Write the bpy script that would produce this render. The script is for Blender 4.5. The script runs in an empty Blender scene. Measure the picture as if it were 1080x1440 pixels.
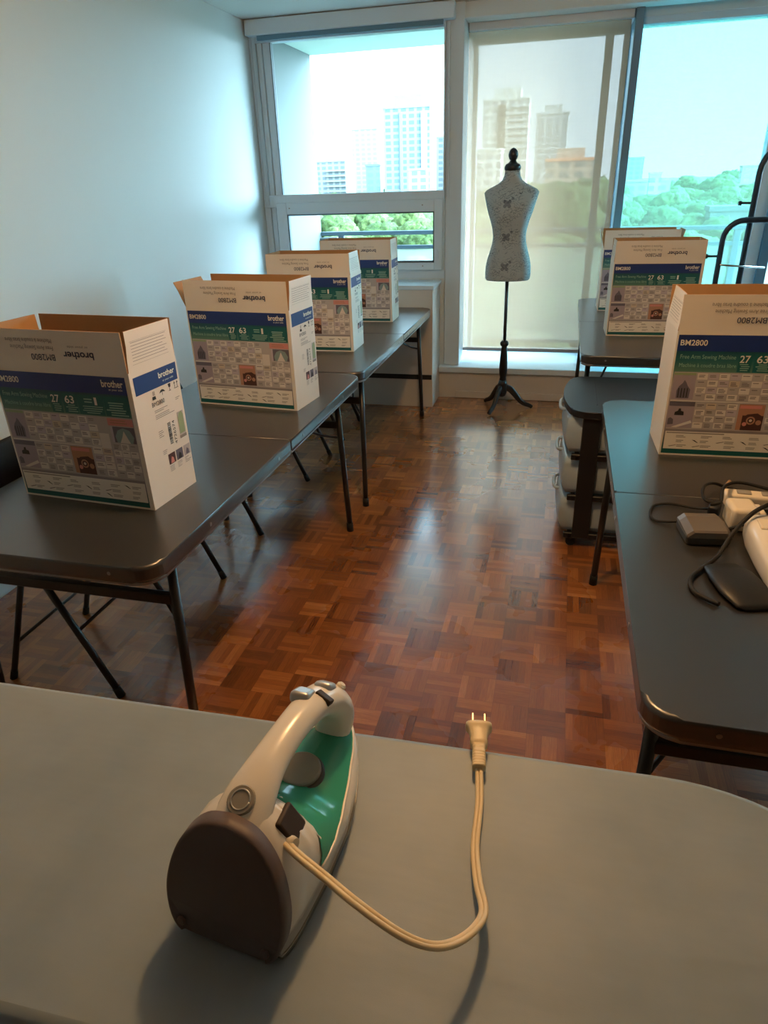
import bpy, bmesh, math, random
from mathutils import Vector, Matrix, noise as mnoise
PI = math.pi
scene = bpy.context.scene
COL = scene.collection
rnd = random.Random(7)

# ------------------------------------------------------------------ colour and material helpers
def lin(r, g, b):
    def f(c):
        c /= 255.0
        return c / 12.92 if c <= 0.04045 else ((c + 0.055) / 1.055) ** 2.4
    return (f(r), f(g), f(b), 1.0)

def node_mat(name):
    m = bpy.data.materials.new(name)
    m.use_nodes = True
    nt = m.node_tree
    return m, nt, nt.nodes['Principled BSDF'], nt.nodes['Material Output']

def N(nt, kind, **kw):
    n = nt.nodes.new(kind)
    for k, v in kw.items():
        setattr(n, k, v)
    return n

def mat(name, col, rough=0.5, metal=0.0, var=0.06, scale=30.0, bump=0.0, bscale=200.0, spec=0.5, coat=0.0):
    """a surface with a little procedural tone variation and fine bump"""
    m, nt, p, out = node_mat(name)
    tc = N(nt, 'ShaderNodeTexCoord')
    nz = N(nt, 'ShaderNodeTexNoise'); nz.inputs['Scale'].default_value = scale; nz.inputs['Detail'].default_value = 3
    nt.links.new(tc.outputs['Object'], nz.inputs['Vector'])
    mx = N(nt, 'ShaderNodeMix', data_type='RGBA', blend_type='MULTIPLY')
    mx.inputs['Factor'].default_value = 1.0
    ramp = N(nt, 'ShaderNodeMapRange')
    ramp.inputs['To Min'].default_value = 1 - var; ramp.inputs['To Max'].default_value = 1 + var * 0.5
    nt.links.new(nz.outputs['Fac'], ramp.inputs['Value'])
    mx.inputs['A'].default_value = col
    nt.links.new(ramp.outputs['Result'], mx.inputs['B'])
    nt.links.new(mx.outputs['Result'], p.inputs['Base Color'])
    p.inputs['Roughness'].default_value = rough
    p.inputs['Metallic'].default_value = metal
    p.inputs['Specular IOR Level'].default_value = spec
    p.inputs['Coat Weight'].default_value = coat
    if bump:
        nb = N(nt, 'ShaderNodeTexNoise'); nb.inputs['Scale'].default_value = bscale; nb.inputs['Detail'].default_value = 2
        nt.links.new(tc.outputs['Object'], nb.inputs['Vector'])
        b = N(nt, 'ShaderNodeBump'); b.inputs['Strength'].default_value = bump; b.inputs['Distance'].default_value = 0.002
        nt.links.new(nb.outputs['Fac'], b.inputs['Height'])
        nt.links.new(b.outputs['Normal'], p.inputs['Normal'])
    return m

def math_n(nt, op, a, b=None):
    n = N(nt, 'ShaderNodeMath', operation=op)
    for i, v in enumerate((a, b)):
        if v is None:
            continue
        if hasattr(v, 'is_linked'):
            nt.links.new(v, n.inputs[i])
        else:
            n.inputs[i].default_value = v
    return n.outputs[0]

def parquet_material():
    m, nt, p, out = node_mat('oak_mosaic_parquet')
    tc = N(nt, 'ShaderNodeTexCoord'); sx = N(nt, 'ShaderNodeSeparateXYZ')
    nt.links.new(tc.outputs['Object'], sx.inputs[0])
    S = 0.116
    x = math_n(nt, 'DIVIDE', sx.outputs[0], S); y = math_n(nt, 'DIVIDE', sx.outputs[1], S)
    cx = math_n(nt, 'FLOOR', x); cy = math_n(nt, 'FLOOR', y)
    fx = math_n(nt, 'SUBTRACT', x, cx); fy = math_n(nt, 'SUBTRACT', y, cy)
    par = math_n(nt, 'FLOORED_MODULO', math_n(nt, 'ADD', cx, cy), 2.0)
    def sel(a, b):   # par ? a : b
        n = N(nt, 'ShaderNodeMix', data_type='FLOAT')
        nt.links.new(par, n.inputs['Factor']); nt.links.new(b, n.inputs['A']); nt.links.new(a, n.inputs['B'])
        return n.outputs['Result']
    across = sel(fx, fy); along = sel(fy, fx)
    f5 = math_n(nt, 'MULTIPLY', across, 5.0)
    fi = math_n(nt, 'FLOOR', f5); ff = math_n(nt, 'SUBTRACT', f5, fi)
    cv = N(nt, 'ShaderNodeCombineXYZ')
    nt.links.new(cx, cv.inputs[0]); nt.links.new(cy, cv.inputs[1]); nt.links.new(fi, cv.inputs[2])
    wn = N(nt, 'ShaderNodeTexWhiteNoise'); nt.links.new(cv.outputs[0], wn.inputs['Vector'])
    cv2 = N(nt, 'ShaderNodeCombineXYZ'); nt.links.new(cx, cv2.inputs[0]); nt.links.new(cy, cv2.inputs[1])
    wn2 = N(nt, 'ShaderNodeTexWhiteNoise'); nt.links.new(cv2.outputs[0], wn2.inputs['Vector'])
    # grain runs along each finger
    gv = N(nt, 'ShaderNodeCombineXYZ')
    nt.links.new(math_n(nt, 'MULTIPLY', along, 1.6), gv.inputs[0]); nt.links.new(math_n(nt, 'MULTIPLY', across, 26.0), gv.inputs[1])
    nt.links.new(math_n(nt, 'MULTIPLY', wn.outputs['Value'], 57.0), gv.inputs[2])
    gn = N(nt, 'ShaderNodeTexNoise'); gn.inputs['Scale'].default_value = 1.6; gn.inputs['Detail'].default_value = 5; gn.inputs['Roughness'].default_value = 0.65
    nt.links.new(gv.outputs[0], gn.inputs['Vector'])
    tone = math_n(nt, 'ADD', math_n(nt, 'MULTIPLY', wn.outputs['Value'], 0.34), math_n(nt, 'MULTIPLY', wn2.outputs['Value'], 0.26))
    tone = math_n(nt, 'ADD', tone, math_n(nt, 'MULTIPLY', gn.outputs['Fac'], 0.55))
    ramp = N(nt, 'ShaderNodeValToRGB')
    e = ramp.color_ramp.elements
    e[0].position = 0.16; e[0].color = lin(82, 42, 19)
    e[1].position = 0.98; e[1].color = lin(206, 142, 80)
    e2 = e.new(0.5); e2.color = lin(140, 82, 40)
    e3 = e.new(0.75); e3.color = lin(170, 106, 54)
    nt.links.new(tone, ramp.inputs[0])
    # thin dark joints between fingers and squares
    d1 = math_n(nt, 'ABSOLUTE', math_n(nt, 'SUBTRACT', ff, 0.5))
    d2 = math_n(nt, 'ABSOLUTE', math_n(nt, 'SUBTRACT', along, 0.5))
    j = math_n(nt, 'MAXIMUM', math_n(nt, 'GREATER_THAN', d1, 0.475), math_n(nt, 'GREATER_THAN', d2, 0.493))
    mx = N(nt, 'ShaderNodeMix', data_type='RGBA', blend_type='MULTIPLY')
    nt.links.new(math_n(nt, 'MULTIPLY', j, 0.45), mx.inputs['Factor'])
    nt.links.new(ramp.outputs['Color'], mx.inputs['A']); mx.inputs['B'].default_value = (0.25, 0.2, 0.18, 1)
    nt.links.new(mx.outputs['Result'], p.inputs['Base Color'])
    bl = N(nt, 'ShaderNodeTexNoise'); bl.inputs['Scale'].default_value = 2.2; bl.inputs['Detail'].default_value = 4
    nt.links.new(tc.outputs['Object'], bl.inputs['Vector'])
    rr = N(nt, 'ShaderNodeMapRange'); rr.inputs['To Min'].default_value = 0.20; rr.inputs['To Max'].default_value = 0.36
    nt.links.new(bl.outputs['Fac'], rr.inputs['Value'])
    nt.links.new(rr.outputs['Result'], p.inputs['Roughness'])
    h = math_n(nt, 'ADD', math_n(nt, 'MULTIPLY', wn.outputs['Value'], 0.5), math_n(nt, 'MULTIPLY', gn.outputs['Fac'], 0.4))
    h = math_n(nt, 'SUBTRACT', h, j)
    b = N(nt, 'ShaderNodeBump'); b.inputs['Strength'].default_value = 0.10; b.inputs['Distance'].default_value = 0.001
    p.inputs['Coat Weight'].default_value = 1.0; p.inputs['Coat Roughness'].default_value = 0.16; p.inputs['Coat IOR'].default_value = 1.78
    nt.links.new(h, b.inputs['Height']); nt.links.new(b.outputs['Normal'], p.inputs['Normal'])
    return m

def sheer(name, tcol, tfac, dcol, grid=0.0):
    """woven see-through cloth: part hole (transparent), part thread that scatters light through"""
    m, nt, p, out = node_mat(name)
    nt.nodes.remove(p)
    tr = N(nt, 'ShaderNodeBsdfTransparent'); tr.inputs['Color'].default_value = tcol
    tl = N(nt, 'ShaderNodeBsdfTranslucent'); tl.inputs['Color'].default_value = dcol
    df = N(nt, 'ShaderNodeBsdfDiffuse'); df.inputs['Color'].default_value = dcol
    m1 = N(nt, 'ShaderNodeMixShader'); m1.inputs[0].default_value = 0.35
    nt.links.new(tl.outputs[0], m1.inputs[1]); nt.links.new(df.outputs[0], m1.inputs[2])
    m2 = N(nt, 'ShaderNodeMixShader')
    nt.links.new(m1.outputs[0], m2.inputs[1]); nt.links.new(tr.outputs[0], m2.inputs[2])
    if grid:
        tc = N(nt, 'ShaderNodeTexCoord'); mp = N(nt, 'ShaderNodeMapping')
        mp.inputs['Scale'].default_value = (1, 1, 0.16)
        nt.links.new(tc.outputs['Object'], mp.inputs['Vector'])
        a = N(nt, 'ShaderNodeTexNoise'); a.inputs['Scale'].default_value = 55; a.inputs['Detail'].default_value = 2
        nt.links.new(mp.outputs[0], a.inputs['Vector'])
        mp2 = N(nt, 'ShaderNodeMapping'); mp2.inputs['Scale'].default_value = (0.12, 1, 1)
        nt.links.new(tc.outputs['Object'], mp2.inputs['Vector'])
        b = N(nt, 'ShaderNodeTexNoise'); b.inputs['Scale'].default_value = 70; b.inputs['Detail'].default_value = 2
        nt.links.new(mp2.outputs[0], b.inputs['Vector'])
        s = math_n(nt, 'ADD', a.outputs['Fac'], b.outputs['Fac'])
        s = math_n(nt, 'ADD', math_n(nt, 'MULTIPLY', math_n(nt, 'SUBTRACT', s, 1.0), grid), tfac)
        nt.links.new(s, m2.inputs[0])
    else:
        m2.inputs[0].default_value = tfac
    nt.links.new(m2.outputs[0], out.inputs['Surface'])
    return m

def pane(name, tint, refl=0.06):
    m, nt, p, out = node_mat(name)
    nt.nodes.remove(p)
    tr = N(nt, 'ShaderNodeBsdfTransparent'); tr.inputs['Color'].default_value = tint
    gl = N(nt, 'ShaderNodeBsdfGlossy'); gl.inputs['Roughness'].default_value = 0.12
    ms = N(nt, 'ShaderNodeMixShader'); ms.inputs[0].default_value = refl
    nt.links.new(tr.outputs[0], ms.inputs[1]); nt.links.new(gl.outputs[0], ms.inputs[2])
    nt.links.new(ms.outputs[0], out.inputs['Surface'])
    return m

# ------------------------------------------------------------------ mesh builder
class MB:
    def __init__(self):
        self.bm = bmesh.new(); self.mats = []
    def mi(self, m):
        if m not in self.mats:
            self.mats.append(m)
        return self.mats.index(m)
    def _mark(self, before, m, smooth=False):
        i = self.mi(m)
        for f in self.bm.faces:
            if f not in before:
                f.material_index = i; f.smooth = smooth
    def face(self, pts, m, smooth=False):
        f = self.bm.faces.new([self.bm.verts.new(Vector(p)) for p in pts])
        f.material_index = self.mi(m); f.smooth = smooth
        return f
    def box(self, lo, hi, m, bev=0.0, seg=2, M=None):
        lo = Vector(lo); hi = Vector(hi)
        r = bmesh.ops.create_cube(self.bm, size=1.0)
        vs = r['verts']
        for v in vs:
            v.co = Vector(((lo[i] + hi[i]) / 2 + v.co[i] * (hi[i] - lo[i])) for i in range(3))
        fs = {f for v in vs for f in v.link_faces}
        i = self.mi(m)
        for f in fs:
            f.material_index = i
        if M is not None:
            for v in vs:
                v.co = M @ v.co
        if bev:
            es = list({e for v in vs for e in v.link_edges})
            r2 = bmesh.ops.bevel(self.bm, geom=es, offset=bev, segments=seg, affect='EDGES', profile=0.5)
            for f in r2['faces']:
                f.material_index = i; f.smooth = True
    def prism(self, pts, z0, z1, m, bev=0.0, seg=2, M=None, smooth_side=False):
        """pts: ccw outline in XY, extruded z0..z1"""
        n = len(pts)
        a = [self.bm.verts.new((p[0], p[1], z0)) for p in pts]
        b = [self.bm.verts.new((p[0], p[1], z1)) for p in pts]
        i = self.mi(m)
        fs = [self.bm.faces.new(b), self.bm.faces.new(a[::-1])]
        side = []
        for k in range(n):
            side.append(self.bm.faces.new((a[k], a[(k + 1) % n], b[(k + 1) % n], b[k])))
        for f in fs + side:
            f.material_index = i
        if smooth_side:
            for f in side:
                f.smooth = True
        if bev:
            es = [e for e in fs[0].edges] + [e for e in fs[1].edges]
            r2 = bmesh.ops.bevel(self.bm, geom=es, offset=bev, segments=seg, affect='EDGES', profile=0.5)
            for f in r2['faces']:
                f.material_index = i; f.smooth = True
        if M is not None:
            vs = {v for f in self.bm.faces for v in f.verts} if False else set(a + b)
            for v in vs:
                if v.is_valid:
                    v.co = M @ v.co
    def loft(self, rings, m, cap=True, smooth=True, closed=True):
        vs = [[self.bm.verts.new(Vector(p)) for p in r] for r in rings]
        i = self.mi(m); n = len(rings[0]); out = []
        for a, b in zip(vs[:-1], vs[1:]):
            for k in range(n if closed else n - 1):
                f = self.bm.faces.new((a[k], a[(k + 1) % n], b[(k + 1) % n], b[k]))
                f.material_index = i; f.smooth = smooth; out.append(f)
        if cap:
            for r, rev in ((vs[0], True), (vs[-1], False)):
                try:
                    f = self.bm.faces.new(r[::-1] if rev else r); f.material_index = i
                except ValueError:
                    pass
        return out
    def tube(self, pts, r, m, n=10, cap=True, flat=None):
        """swept circle; r a number or a list; flat=(rx, rz) factors for an oval section"""
        pts = [Vector(p) for p in pts]
        rs = r if isinstance(r, (list, tuple)) else [r] * len(pts)
        rings = []; up = Vector((0, 0, 1)); prev = None
        for k, p in enumerate(pts):
            t = (pts[min(k + 1, len(pts) - 1)] - pts[max(k - 1, 0)]).normalized()
            if prev is None:
                a = t.cross(up)
                if a.length < 1e-3:
                    a = t.cross(Vector((0, 1, 0)))
                a.normalize()
            else:
                a = (prev - t * prev.dot(t))
                a = a.normalized() if a.length > 1e-5 else t.cross(up).normalized()
            prev = a; b = t.cross(a).normalized()
            fx, fz = flat if flat else (1, 1)
            rr = rs[k]
            rx, rz = rr if isinstance(rr, tuple) else (rr * fx, rr * fz)
            rings.append([p + a * math.cos(2 * PI * j / n) * rx + b * math.sin(2 * PI * j / n) * rz for j in range(n)])
        self.loft(rings, m, cap)
    def lathe(self, prof, m, n=24, c=(0, 0, 0), sx=1.0, sy=1.0, cap=True):
        rings = [[(c[0] + r * sx * math.cos(2 * PI * j / n), c[1] + r * sy * math.sin(2 * PI * j / n), c[2] + z) for j in range(n)] for r, z in prof]
        self.loft(rings, m, cap)
    def disc(self, c, axis, r, h, m, n=20, bev=0.0):
        axis = Vector(axis).normalized(); c = Vector(c)
        q = Vector((0, 0, 1)).rotation_difference(axis)
        prof = [(r, 0), (r, h - bev), (r - bev, h)] if bev else [(r, 0), (r, h)]
        rings = [[c + q @ Vector((a * math.cos(2 * PI * j / n), a * math.sin(2 * PI * j / n), z)) for j in range(n)] for a, z in prof]
        self.loft(rings, m, True, smooth=False)
    def mesh(self, me, M, m):
        """append a flat text mesh"""
        b0 = set(self.bm.verts); f0 = set(self.bm.faces)
        self.bm.from_mesh(me)
        for v in self.bm.verts:
            if v not in b0:
                v.co = M @ v.co
        i = self.mi(m)
        for f in self.bm.faces:
            if f not in f0:
                f.material_index = i
    def build(self, name, parent=None, loc=None, rot=None, fixn=True):
        if fixn:
            bmesh.ops.recalc_face_normals(self.bm, faces=list(self.bm.faces))
        me = bpy.data.meshes.new(name)
        self.bm.to_mesh(me); self.bm.free()
        for m in self.mats:
            me.materials.append(m)
        o = bpy.data.objects.new(name, me)
        COL.objects.link(o)
        if parent is not None:
            o.parent = parent
        if loc is not None:
            o.location = loc
        if rot is not None:
            o.rotation_euler = rot
        return o

def tag(o, label=None, cat=None, group=None, kind=None):
    if label: o['label'] = label
    if cat: o['category'] = cat
    if group: o['group'] = group
    if kind: o['kind'] = kind
    return o

def empty(name, loc=(0, 0, 0), rz=0.0, label=None, cat=None, group=None, kind=None):
    o = bpy.data.objects.new(name, None); COL.objects.link(o)
    o.empty_display_size = 0.1
    o.location = loc; o.rotation_euler = (0, 0, rz)
    return tag(o, label, cat, group, kind)

def kids(o):
    return [c for c in bpy.data.objects if c.parent == o]

def copy_tree(o, parent=None):
    c = o.copy(); COL.objects.link(c); c.parent = parent
    for ch in kids(o):
        copy_tree(ch, c)
    return c

def rr_outline(x0, y0, x1, y1, rads, n=8):
    """rounded rectangle, ccw from lower left; rads = (ll, lr, ur, ul)"""
    pts = []
    for (cx, cy, a0), r in zip(((x0, y0, PI), (x1, y0, 1.5 * PI), (x1, y1, 0), (x0, y1, 0.5 * PI)), rads):
        sx = 1 if cx == x0 else -1; sy = 1 if cy == y0 else -1
        if r <= 0:
            pts.append((cx, cy)); continue
        for k in range(n + 1):
            a = a0 + 0.5 * PI * k / n
            pts.append((cx + sx * r + r * math.cos(a), cy + sy * r + r * math.sin(a)))
    return pts

def spline(pts, n=6):
    """Catmull-Rom through points"""
    P = [Vector(p) for p in pts]; out = []
    for k in range(len(P) - 1):
        a = P[max(k - 1, 0)]; b = P[k]; c = P[k + 1]; d = P[min(k + 2, len(P) - 1)]
        for j in range(n):
            t = j / n
            out.append(0.5 * ((2 * b) + (c - a) * t + (2 * a - 5 * b + 4 * c - d) * t * t + (3 * b - a - 3 * c + d) * t ** 3))
    out.append(P[-1])
    return out

def text_mesh(s, bold=0.0):
    cu = bpy.data.curves.new('lettering', 'FONT'); cu.body = s; cu.size = 1.0
    cu.resolution_u = 3
    cu.offset = bold
    ob = bpy.data.objects.new('lettering', cu); COL.objects.link(ob)
    dg = bpy.context.evaluated_depsgraph_get(); dg.update()
    me = bpy.data.meshes.new_from_object(ob.evaluated_get(dg))
    bpy.data.objects.remove(ob); bpy.data.curves.remove(cu)
    xs = [v.co.x for v in me.vertices]; ys = [v.co.y for v in me.vertices]
    return me, min(xs), max(xs), min(ys), max(ys)

# ------------------------------------------------------------------ materials
M = {}
M['floor'] = parquet_material()
M['wall'] = mat('matt_painted_plaster', lin(208, 219, 222), 0.62, var=0.03, scale=3, bump=0.05, bscale=60)
M['ceil'] = mat('ceiling_paint', lin(225, 225, 222), 0.8, var=0.02, scale=3)
M['frame'] = mat('white_window_paint', lin(204, 220, 230), 0.4, var=0.02, scale=5)
M['mullion'] = mat('blue_grey_mullion', lin(92, 128, 150), 0.45, var=0.03)
M['gasket'] = mat('dark_window_gasket', lin(70, 84, 92), 0.6)
M['glass'] = pane('clear_window_glass', (0.97, 0.99, 0.99, 1), 0.012)
M['panelbox'] = mat('painted_radiator_cover', lin(206, 202, 194), 0.5, var=0.03, scale=4)
M['slot'] = mat('dark_vent_slot', lin(22, 28, 34), 0.6)
M['shade'] = sheer('taupe_screen_cloth', (1.0, 0.88, 0.86, 1), 0.125, lin(172, 138, 112), 0.04)
M['blue_shade'] = sheer('cyan_tinted_screen', (0.37, 0.93, 1.0, 1), 0.50, lin(118, 140, 122), 0.05)
M['hem'] = mat('grey_hem_bar', lin(150, 146, 144), 0.5)
M['table'] = mat('charcoal_moulded_plastic', lin(42, 40, 39), 0.34, spec=0.6, coat=0.6, var=0.10, scale=60, bump=0.16, bscale=900)
M['table'].node_tree.nodes['Principled BSDF'].inputs['Coat IOR'].default_value = 1.9
M['table'].node_tree.nodes['Principled BSDF'].inputs['Coat Roughness'].default_value = 0.26
M['rim'] = mat('black_table_rim', lin(38, 38, 40), 0.33, var=0.08, scale=30, bump=0.05, bscale=700)
M['trim'] = mat('brushed_metal_edge', lin(150, 150, 150), 0.35, 0.8)
M['blackmetal'] = mat('black_powder_coat', lin(22, 22, 24), 0.38, var=0.1)
M['blacksoft'] = mat('black_vinyl', lin(28, 30, 36), 0.45, var=0.1, bump=0.1)
M['rubber'] = mat('black_rubber', lin(14, 14, 14), 0.7)
M['board'] = mat('white_printed_board', lin(232, 226, 216), 0.55, var=0.03, scale=12)
M['kraft'] = mat('brown_kraft_board', lin(178, 138, 96), 0.75, var=0.07, scale=25)
M['cart'] = mat('black_cart_plastic', lin(25, 28, 34), 0.38, var=0.08, bump=0.06)
M['poly'] = mat('frosted_white_polypropylene', lin(160, 180, 196), 0.35, var=0.03)
M['poly'].node_tree.nodes['Principled BSDF'].inputs['Subsurface Weight'].default_value = 0.0
M['dark_wood'] = mat('black_lacquered_wood', lin(24, 26, 30), 0.3, var=0.1)
M['gunmetal'] = mat('grey_steel_pole', lin(70, 76, 84), 0.35, 0.7)
M['rack'] = mat('blue_black_steel_tube', lin(36, 52, 66), 0.35, 0.2)
M['chrome'] = mat('chrome', lin(200, 205, 208), 0.15, 1.0)
M['pedal_top'] = mat('warm_grey_plastic', lin(104, 98, 92), 0.4, var=0.05)
M['pedal_base'] = mat('dark_grey_plastic', lin(62, 62, 62), 0.5)
M['cream'] = mat('glossy_cream_plastic', lin(236, 226, 206), 0.25, var=0.02)
M['white_plastic'] = mat('glossy_white_plastic', lin(236, 232, 224), 0.22, var=0.02)
M['greyplug'] = mat('grey_plastic', lin(150, 146, 138), 0.35)
M['heel'] = mat('plum_brown_plastic', lin(92, 78, 76), 0.5, var=0.05, bump=0.12, bscale=1200)
M['teal'] = mat('translucent_teal_plastic', lin(62, 168, 138), 0.16, var=0.05)
M['teal'].node_tree.nodes['Principled BSDF'].inputs['Transmission Weight'].default_value = 0.12
M['silver'] = mat('silver_plastic', lin(190, 192, 194), 0.3, 0.55)
M['steel'] = mat('polished_soleplate', lin(176, 172, 166), 0.22, 1.0)
M['darkslot'] = mat('dark_recess', lin(52, 38, 30), 0.6)
M['cordw'] = mat('cream_flex', lin(226, 206, 166), 0.4, var=0.03)
M['brass'] = mat('plug_blade_brass', lin(226, 210, 176), 0.25, 0.9)
M['iron_band'] = mat('pale_grey_plastic', lin(168, 166, 160), 0.35)

def cover_material():
    m, nt, p, out = node_mat('slate_blue_board_cover')
    tc = N(nt, 'ShaderNodeTexCoord')
    nz = N(nt, 'ShaderNodeTexNoise'); nz.inputs['Scale'].default_value = 6; nz.inputs['Detail'].default_value = 5
    nt.links.new(tc.outputs['Object'], nz.inputs['Vector'])
    r = N(nt, 'ShaderNodeValToRGB')
    r.color_ramp.elements[0].position = 0.3; r.color_ramp.elements[0].color = lin(120, 136, 148)
    r.color_ramp.elements[1].position = 0.75; r.color_ramp.elements[1].color = lin(142, 154, 162)
    nt.links.new(nz.outputs['Fac'], r.inputs[0])
    nt.links.new(r.outputs[0], p.inputs['Base Color'])
    p.inputs['Roughness'].default_value = 0.5; p.inputs['Sheen Weight'].default_value = 0.3
    mp = N(nt, 'ShaderNodeMapping'); mp.inputs['Scale'].default_value = (1.4, 5, 1); mp.inputs['Rotation'].default_value = (0, 0, 0.18)
    nt.links.new(tc.outputs['Object'], mp.inputs['Vector'])
    wv = N(nt, 'ShaderNodeTexNoise'); wv.inputs['Scale'].default_value = 3.0; wv.inputs['Detail'].default_value = 3
    nt.links.new(mp.outputs[0], wv.inputs['Vector'])
    fine = N(nt, 'ShaderNodeTexNoise'); fine.inputs['Scale'].default_value = 1500
    nt.links.new(tc.outputs['Object'], fine.inputs['Vector'])
    h = math_n(nt, 'ADD', math_n(nt, 'MULTIPLY', wv.outputs['Fac'], 4.0), math_n(nt, 'MULTIPLY', fine.outputs['Fac'], 0.10))
    b = N(nt, 'ShaderNodeBump'); b.inputs['Strength'].default_value = 0.22; b.inputs['Distance'].default_value = 0.003
    nt.links.new(h, b.inputs['Height']); nt.links.new(b.outputs['Normal'], p.inputs['Normal'])
    return m
M['cover'] = cover_material()

def dress_material():
    """cream linen printed with grey handwriting strokes and small flowers"""
    m, nt, p, out = node_mat('script_print_linen')
    tc = N(nt, 'ShaderNodeTexCoord')
    sep = N(nt, 'ShaderNodeSeparateXYZ'); nt.links.new(tc.outputs['Object'], sep.inputs[0])
    def strokes(rot, scale, dist, thr, mscale, mthr):
        mp = N(nt, 'ShaderNodeMapping'); mp.inputs['Rotation'].default_value = (0, rot, 0)
        nt.links.new(tc.outputs['Object'], mp.inputs['Vector'])
        w = N(nt, 'ShaderNodeTexWave', wave_type='BANDS', bands_direction='Z'); w.inputs['Scale'].default_value = scale
        w.inputs['Distortion'].default_value = dist; w.inputs['Detail'].default_value = 3; w.inputs['Detail Scale'].default_value = 2.6
        nt.links.new(mp.outputs[0], w.inputs['Vector'])
        n = N(nt, 'ShaderNodeTexNoise'); n.inputs['Scale'].default_value = mscale; n.inputs['Detail'].default_value = 1
        nt.links.new(mp.outputs[0], n.inputs['Vector'])
        return math_n(nt, 'MULTIPLY', math_n(nt, 'GREATER_THAN', w.outputs['Fac'], thr), math_n(nt, 'GREATER_THAN', n.outputs['Fac'], mthr))
    a = strokes(0.35, 19, 9, 0.9, 18, 0.48)
    b = strokes(-0.5, 16, 11, 0.91, 15, 0.50)
    # three flower motifs down the middle
    fl = None
    for z in (1.40, 1.20, 1.015):
        for dx, dz, r in ((-0.004, 0, 0.016), (-0.02, 0.012, 0.011), (0.012, 0.012, 0.011), (-0.018, -0.014, 0.011), (0.01, -0.014, 0.011), (0.03, 0.03, 0.009)):
            ddx = math_n(nt, 'SUBTRACT', sep.outputs[0], dx - 0.012); ddz = math_n(nt, 'SUBTRACT', sep.outputs[2], z + dz)
            d = math_n(nt, 'SQRT', math_n(nt, 'ADD', math_n(nt, 'MULTIPLY', ddx, ddx), math_n(nt, 'MULTIPLY', ddz, ddz)))
            q = math_n(nt, 'LESS_THAN', d, r)
            fl = q if fl is None else math_n(nt, 'MAXIMUM', fl, q)
    ink = math_n(nt, 'MINIMUM', math_n(nt, 'ADD', math_n(nt, 'ADD', math_n(nt, 'MULTIPLY', a, 0.50), math_n(nt, 'MULTIPLY', b, 0.40)), math_n(nt, 'MULTIPLY', fl, 0.6)), 1.0)
    mx = N(nt, 'ShaderNodeMix', data_type='RGBA')
    nt.links.new(ink, mx.inputs['Factor'])
    mx.inputs['A'].default_value = lin(164, 174, 176); mx.inputs['B'].default_value = lin(66, 76, 88)
    nt.links.new(mx.outputs['Result'], p.inputs['Base Color'])
    p.inputs['Roughness'].default_value = 0.75
    return m
M['dress'] = dress_material()

# ------------------------------------------------------------------ the room
LW = -2.24; RW = 2.10; BW = -5.0; WY = 5.20; CZ = 2.56; DY = 5.50; DD = 5.74
def struct(name, mb, parent=None, **k):
    o = mb.build(name, parent, **k)
    if parent is None:
        o['kind'] = 'structure'
    return o

b = MB(); b.box((LW - 0.1, BW - 0.1, -0.1), (RW + 0.1, DD + 0.02, 0), M['floor']); struct('floor', b)
b = MB(); b.box((LW - 0.1, BW - 0.1, CZ), (RW + 0.1, DD + 0.02, CZ + 0.12), M['ceil']); struct('ceiling', b)
b = MB(); b.box((LW - 0.14, BW - 0.1, 0), (LW, WY + 0.12, CZ), M['wall']); struct('wall_left', b)
b = MB(); b.box((RW, BW - 0.1, 0), (RW + 0.14, DY + 0.1, CZ), M['wall']); struct('wall_right', b)
b = MB(); b.box((LW - 0.1, BW - 0.14, 0), (RW + 0.1, BW, CZ), M['wall']); struct('wall_back', b)
# window wall: the solid pieces round the openings
b = MB()
b.box((LW, WY, 0), (-0.864, WY + 0.12, 0.95), M['wall'])                # below the left window
b.box((LW, WY + 0.02, 2.455), (-0.864, WY + 0.12, CZ), M['wall'])       # above the left window
struct('wall_front', b)
b = MB(); b.box((-0.745, 5.46, 2.44), (RW, DD + 0.06, CZ), M['wall']); struct('trim_4', b)       # head over the door and right window
b = MB(); b.box((-0.90, 5.17, 0), (RW, DD + 0.05, 0.205), M['panelbox']); struct('trim_5', b)         # low upstand under the ledge
b = MB(); b.box((-0.862, WY, 0.25), (-0.745, DD + 0.05, CZ), M['frame'], 0.004); struct('trim_6', b)  # post between window and door
b = MB(); b.box((-0.893, 5.135, 0.205), (RW, DD + 0.05, 0.25), M['frame'], 0.006); struct('trim_1', b)      # ledge
b = MB(); b.box((LW, BW, 0), (LW + 0.014, 4.87, 0.085), M['frame'], 0.004); struct('baseboard_left', b)
b = MB(); b.box((-0.76, 5.158, 0.002), (RW, 5.17, 0.055), M['panelbox'], 0.003); struct('baseboard_front', b)

# radiator cover under the left window
r = empty('radiator_cover', (0, 0, 0), label='painted box cover for the heater under the left window, behind the far table', cat='radiator cover')
b = MB(); b.box((LW + 0.002, 4.884, 0.0), (-0.893, 5.198, 0.855), M['panelbox'], 0.004); b.build('cabinet', r)
b = MB(); b.box((LW + 0.002, 4.877, 0.855), (-0.885, 5.199, 0.886), M['frame'], 0.005); b.build('sill_board', r)
b = MB(); b.box((LW + 0.12, 4.879, 0.212), (-0.90, 4.8845, 0.248), M['slot'], 0.002); tag(b.build('vent_slot', r), 'long dark slot low on the front')

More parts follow.
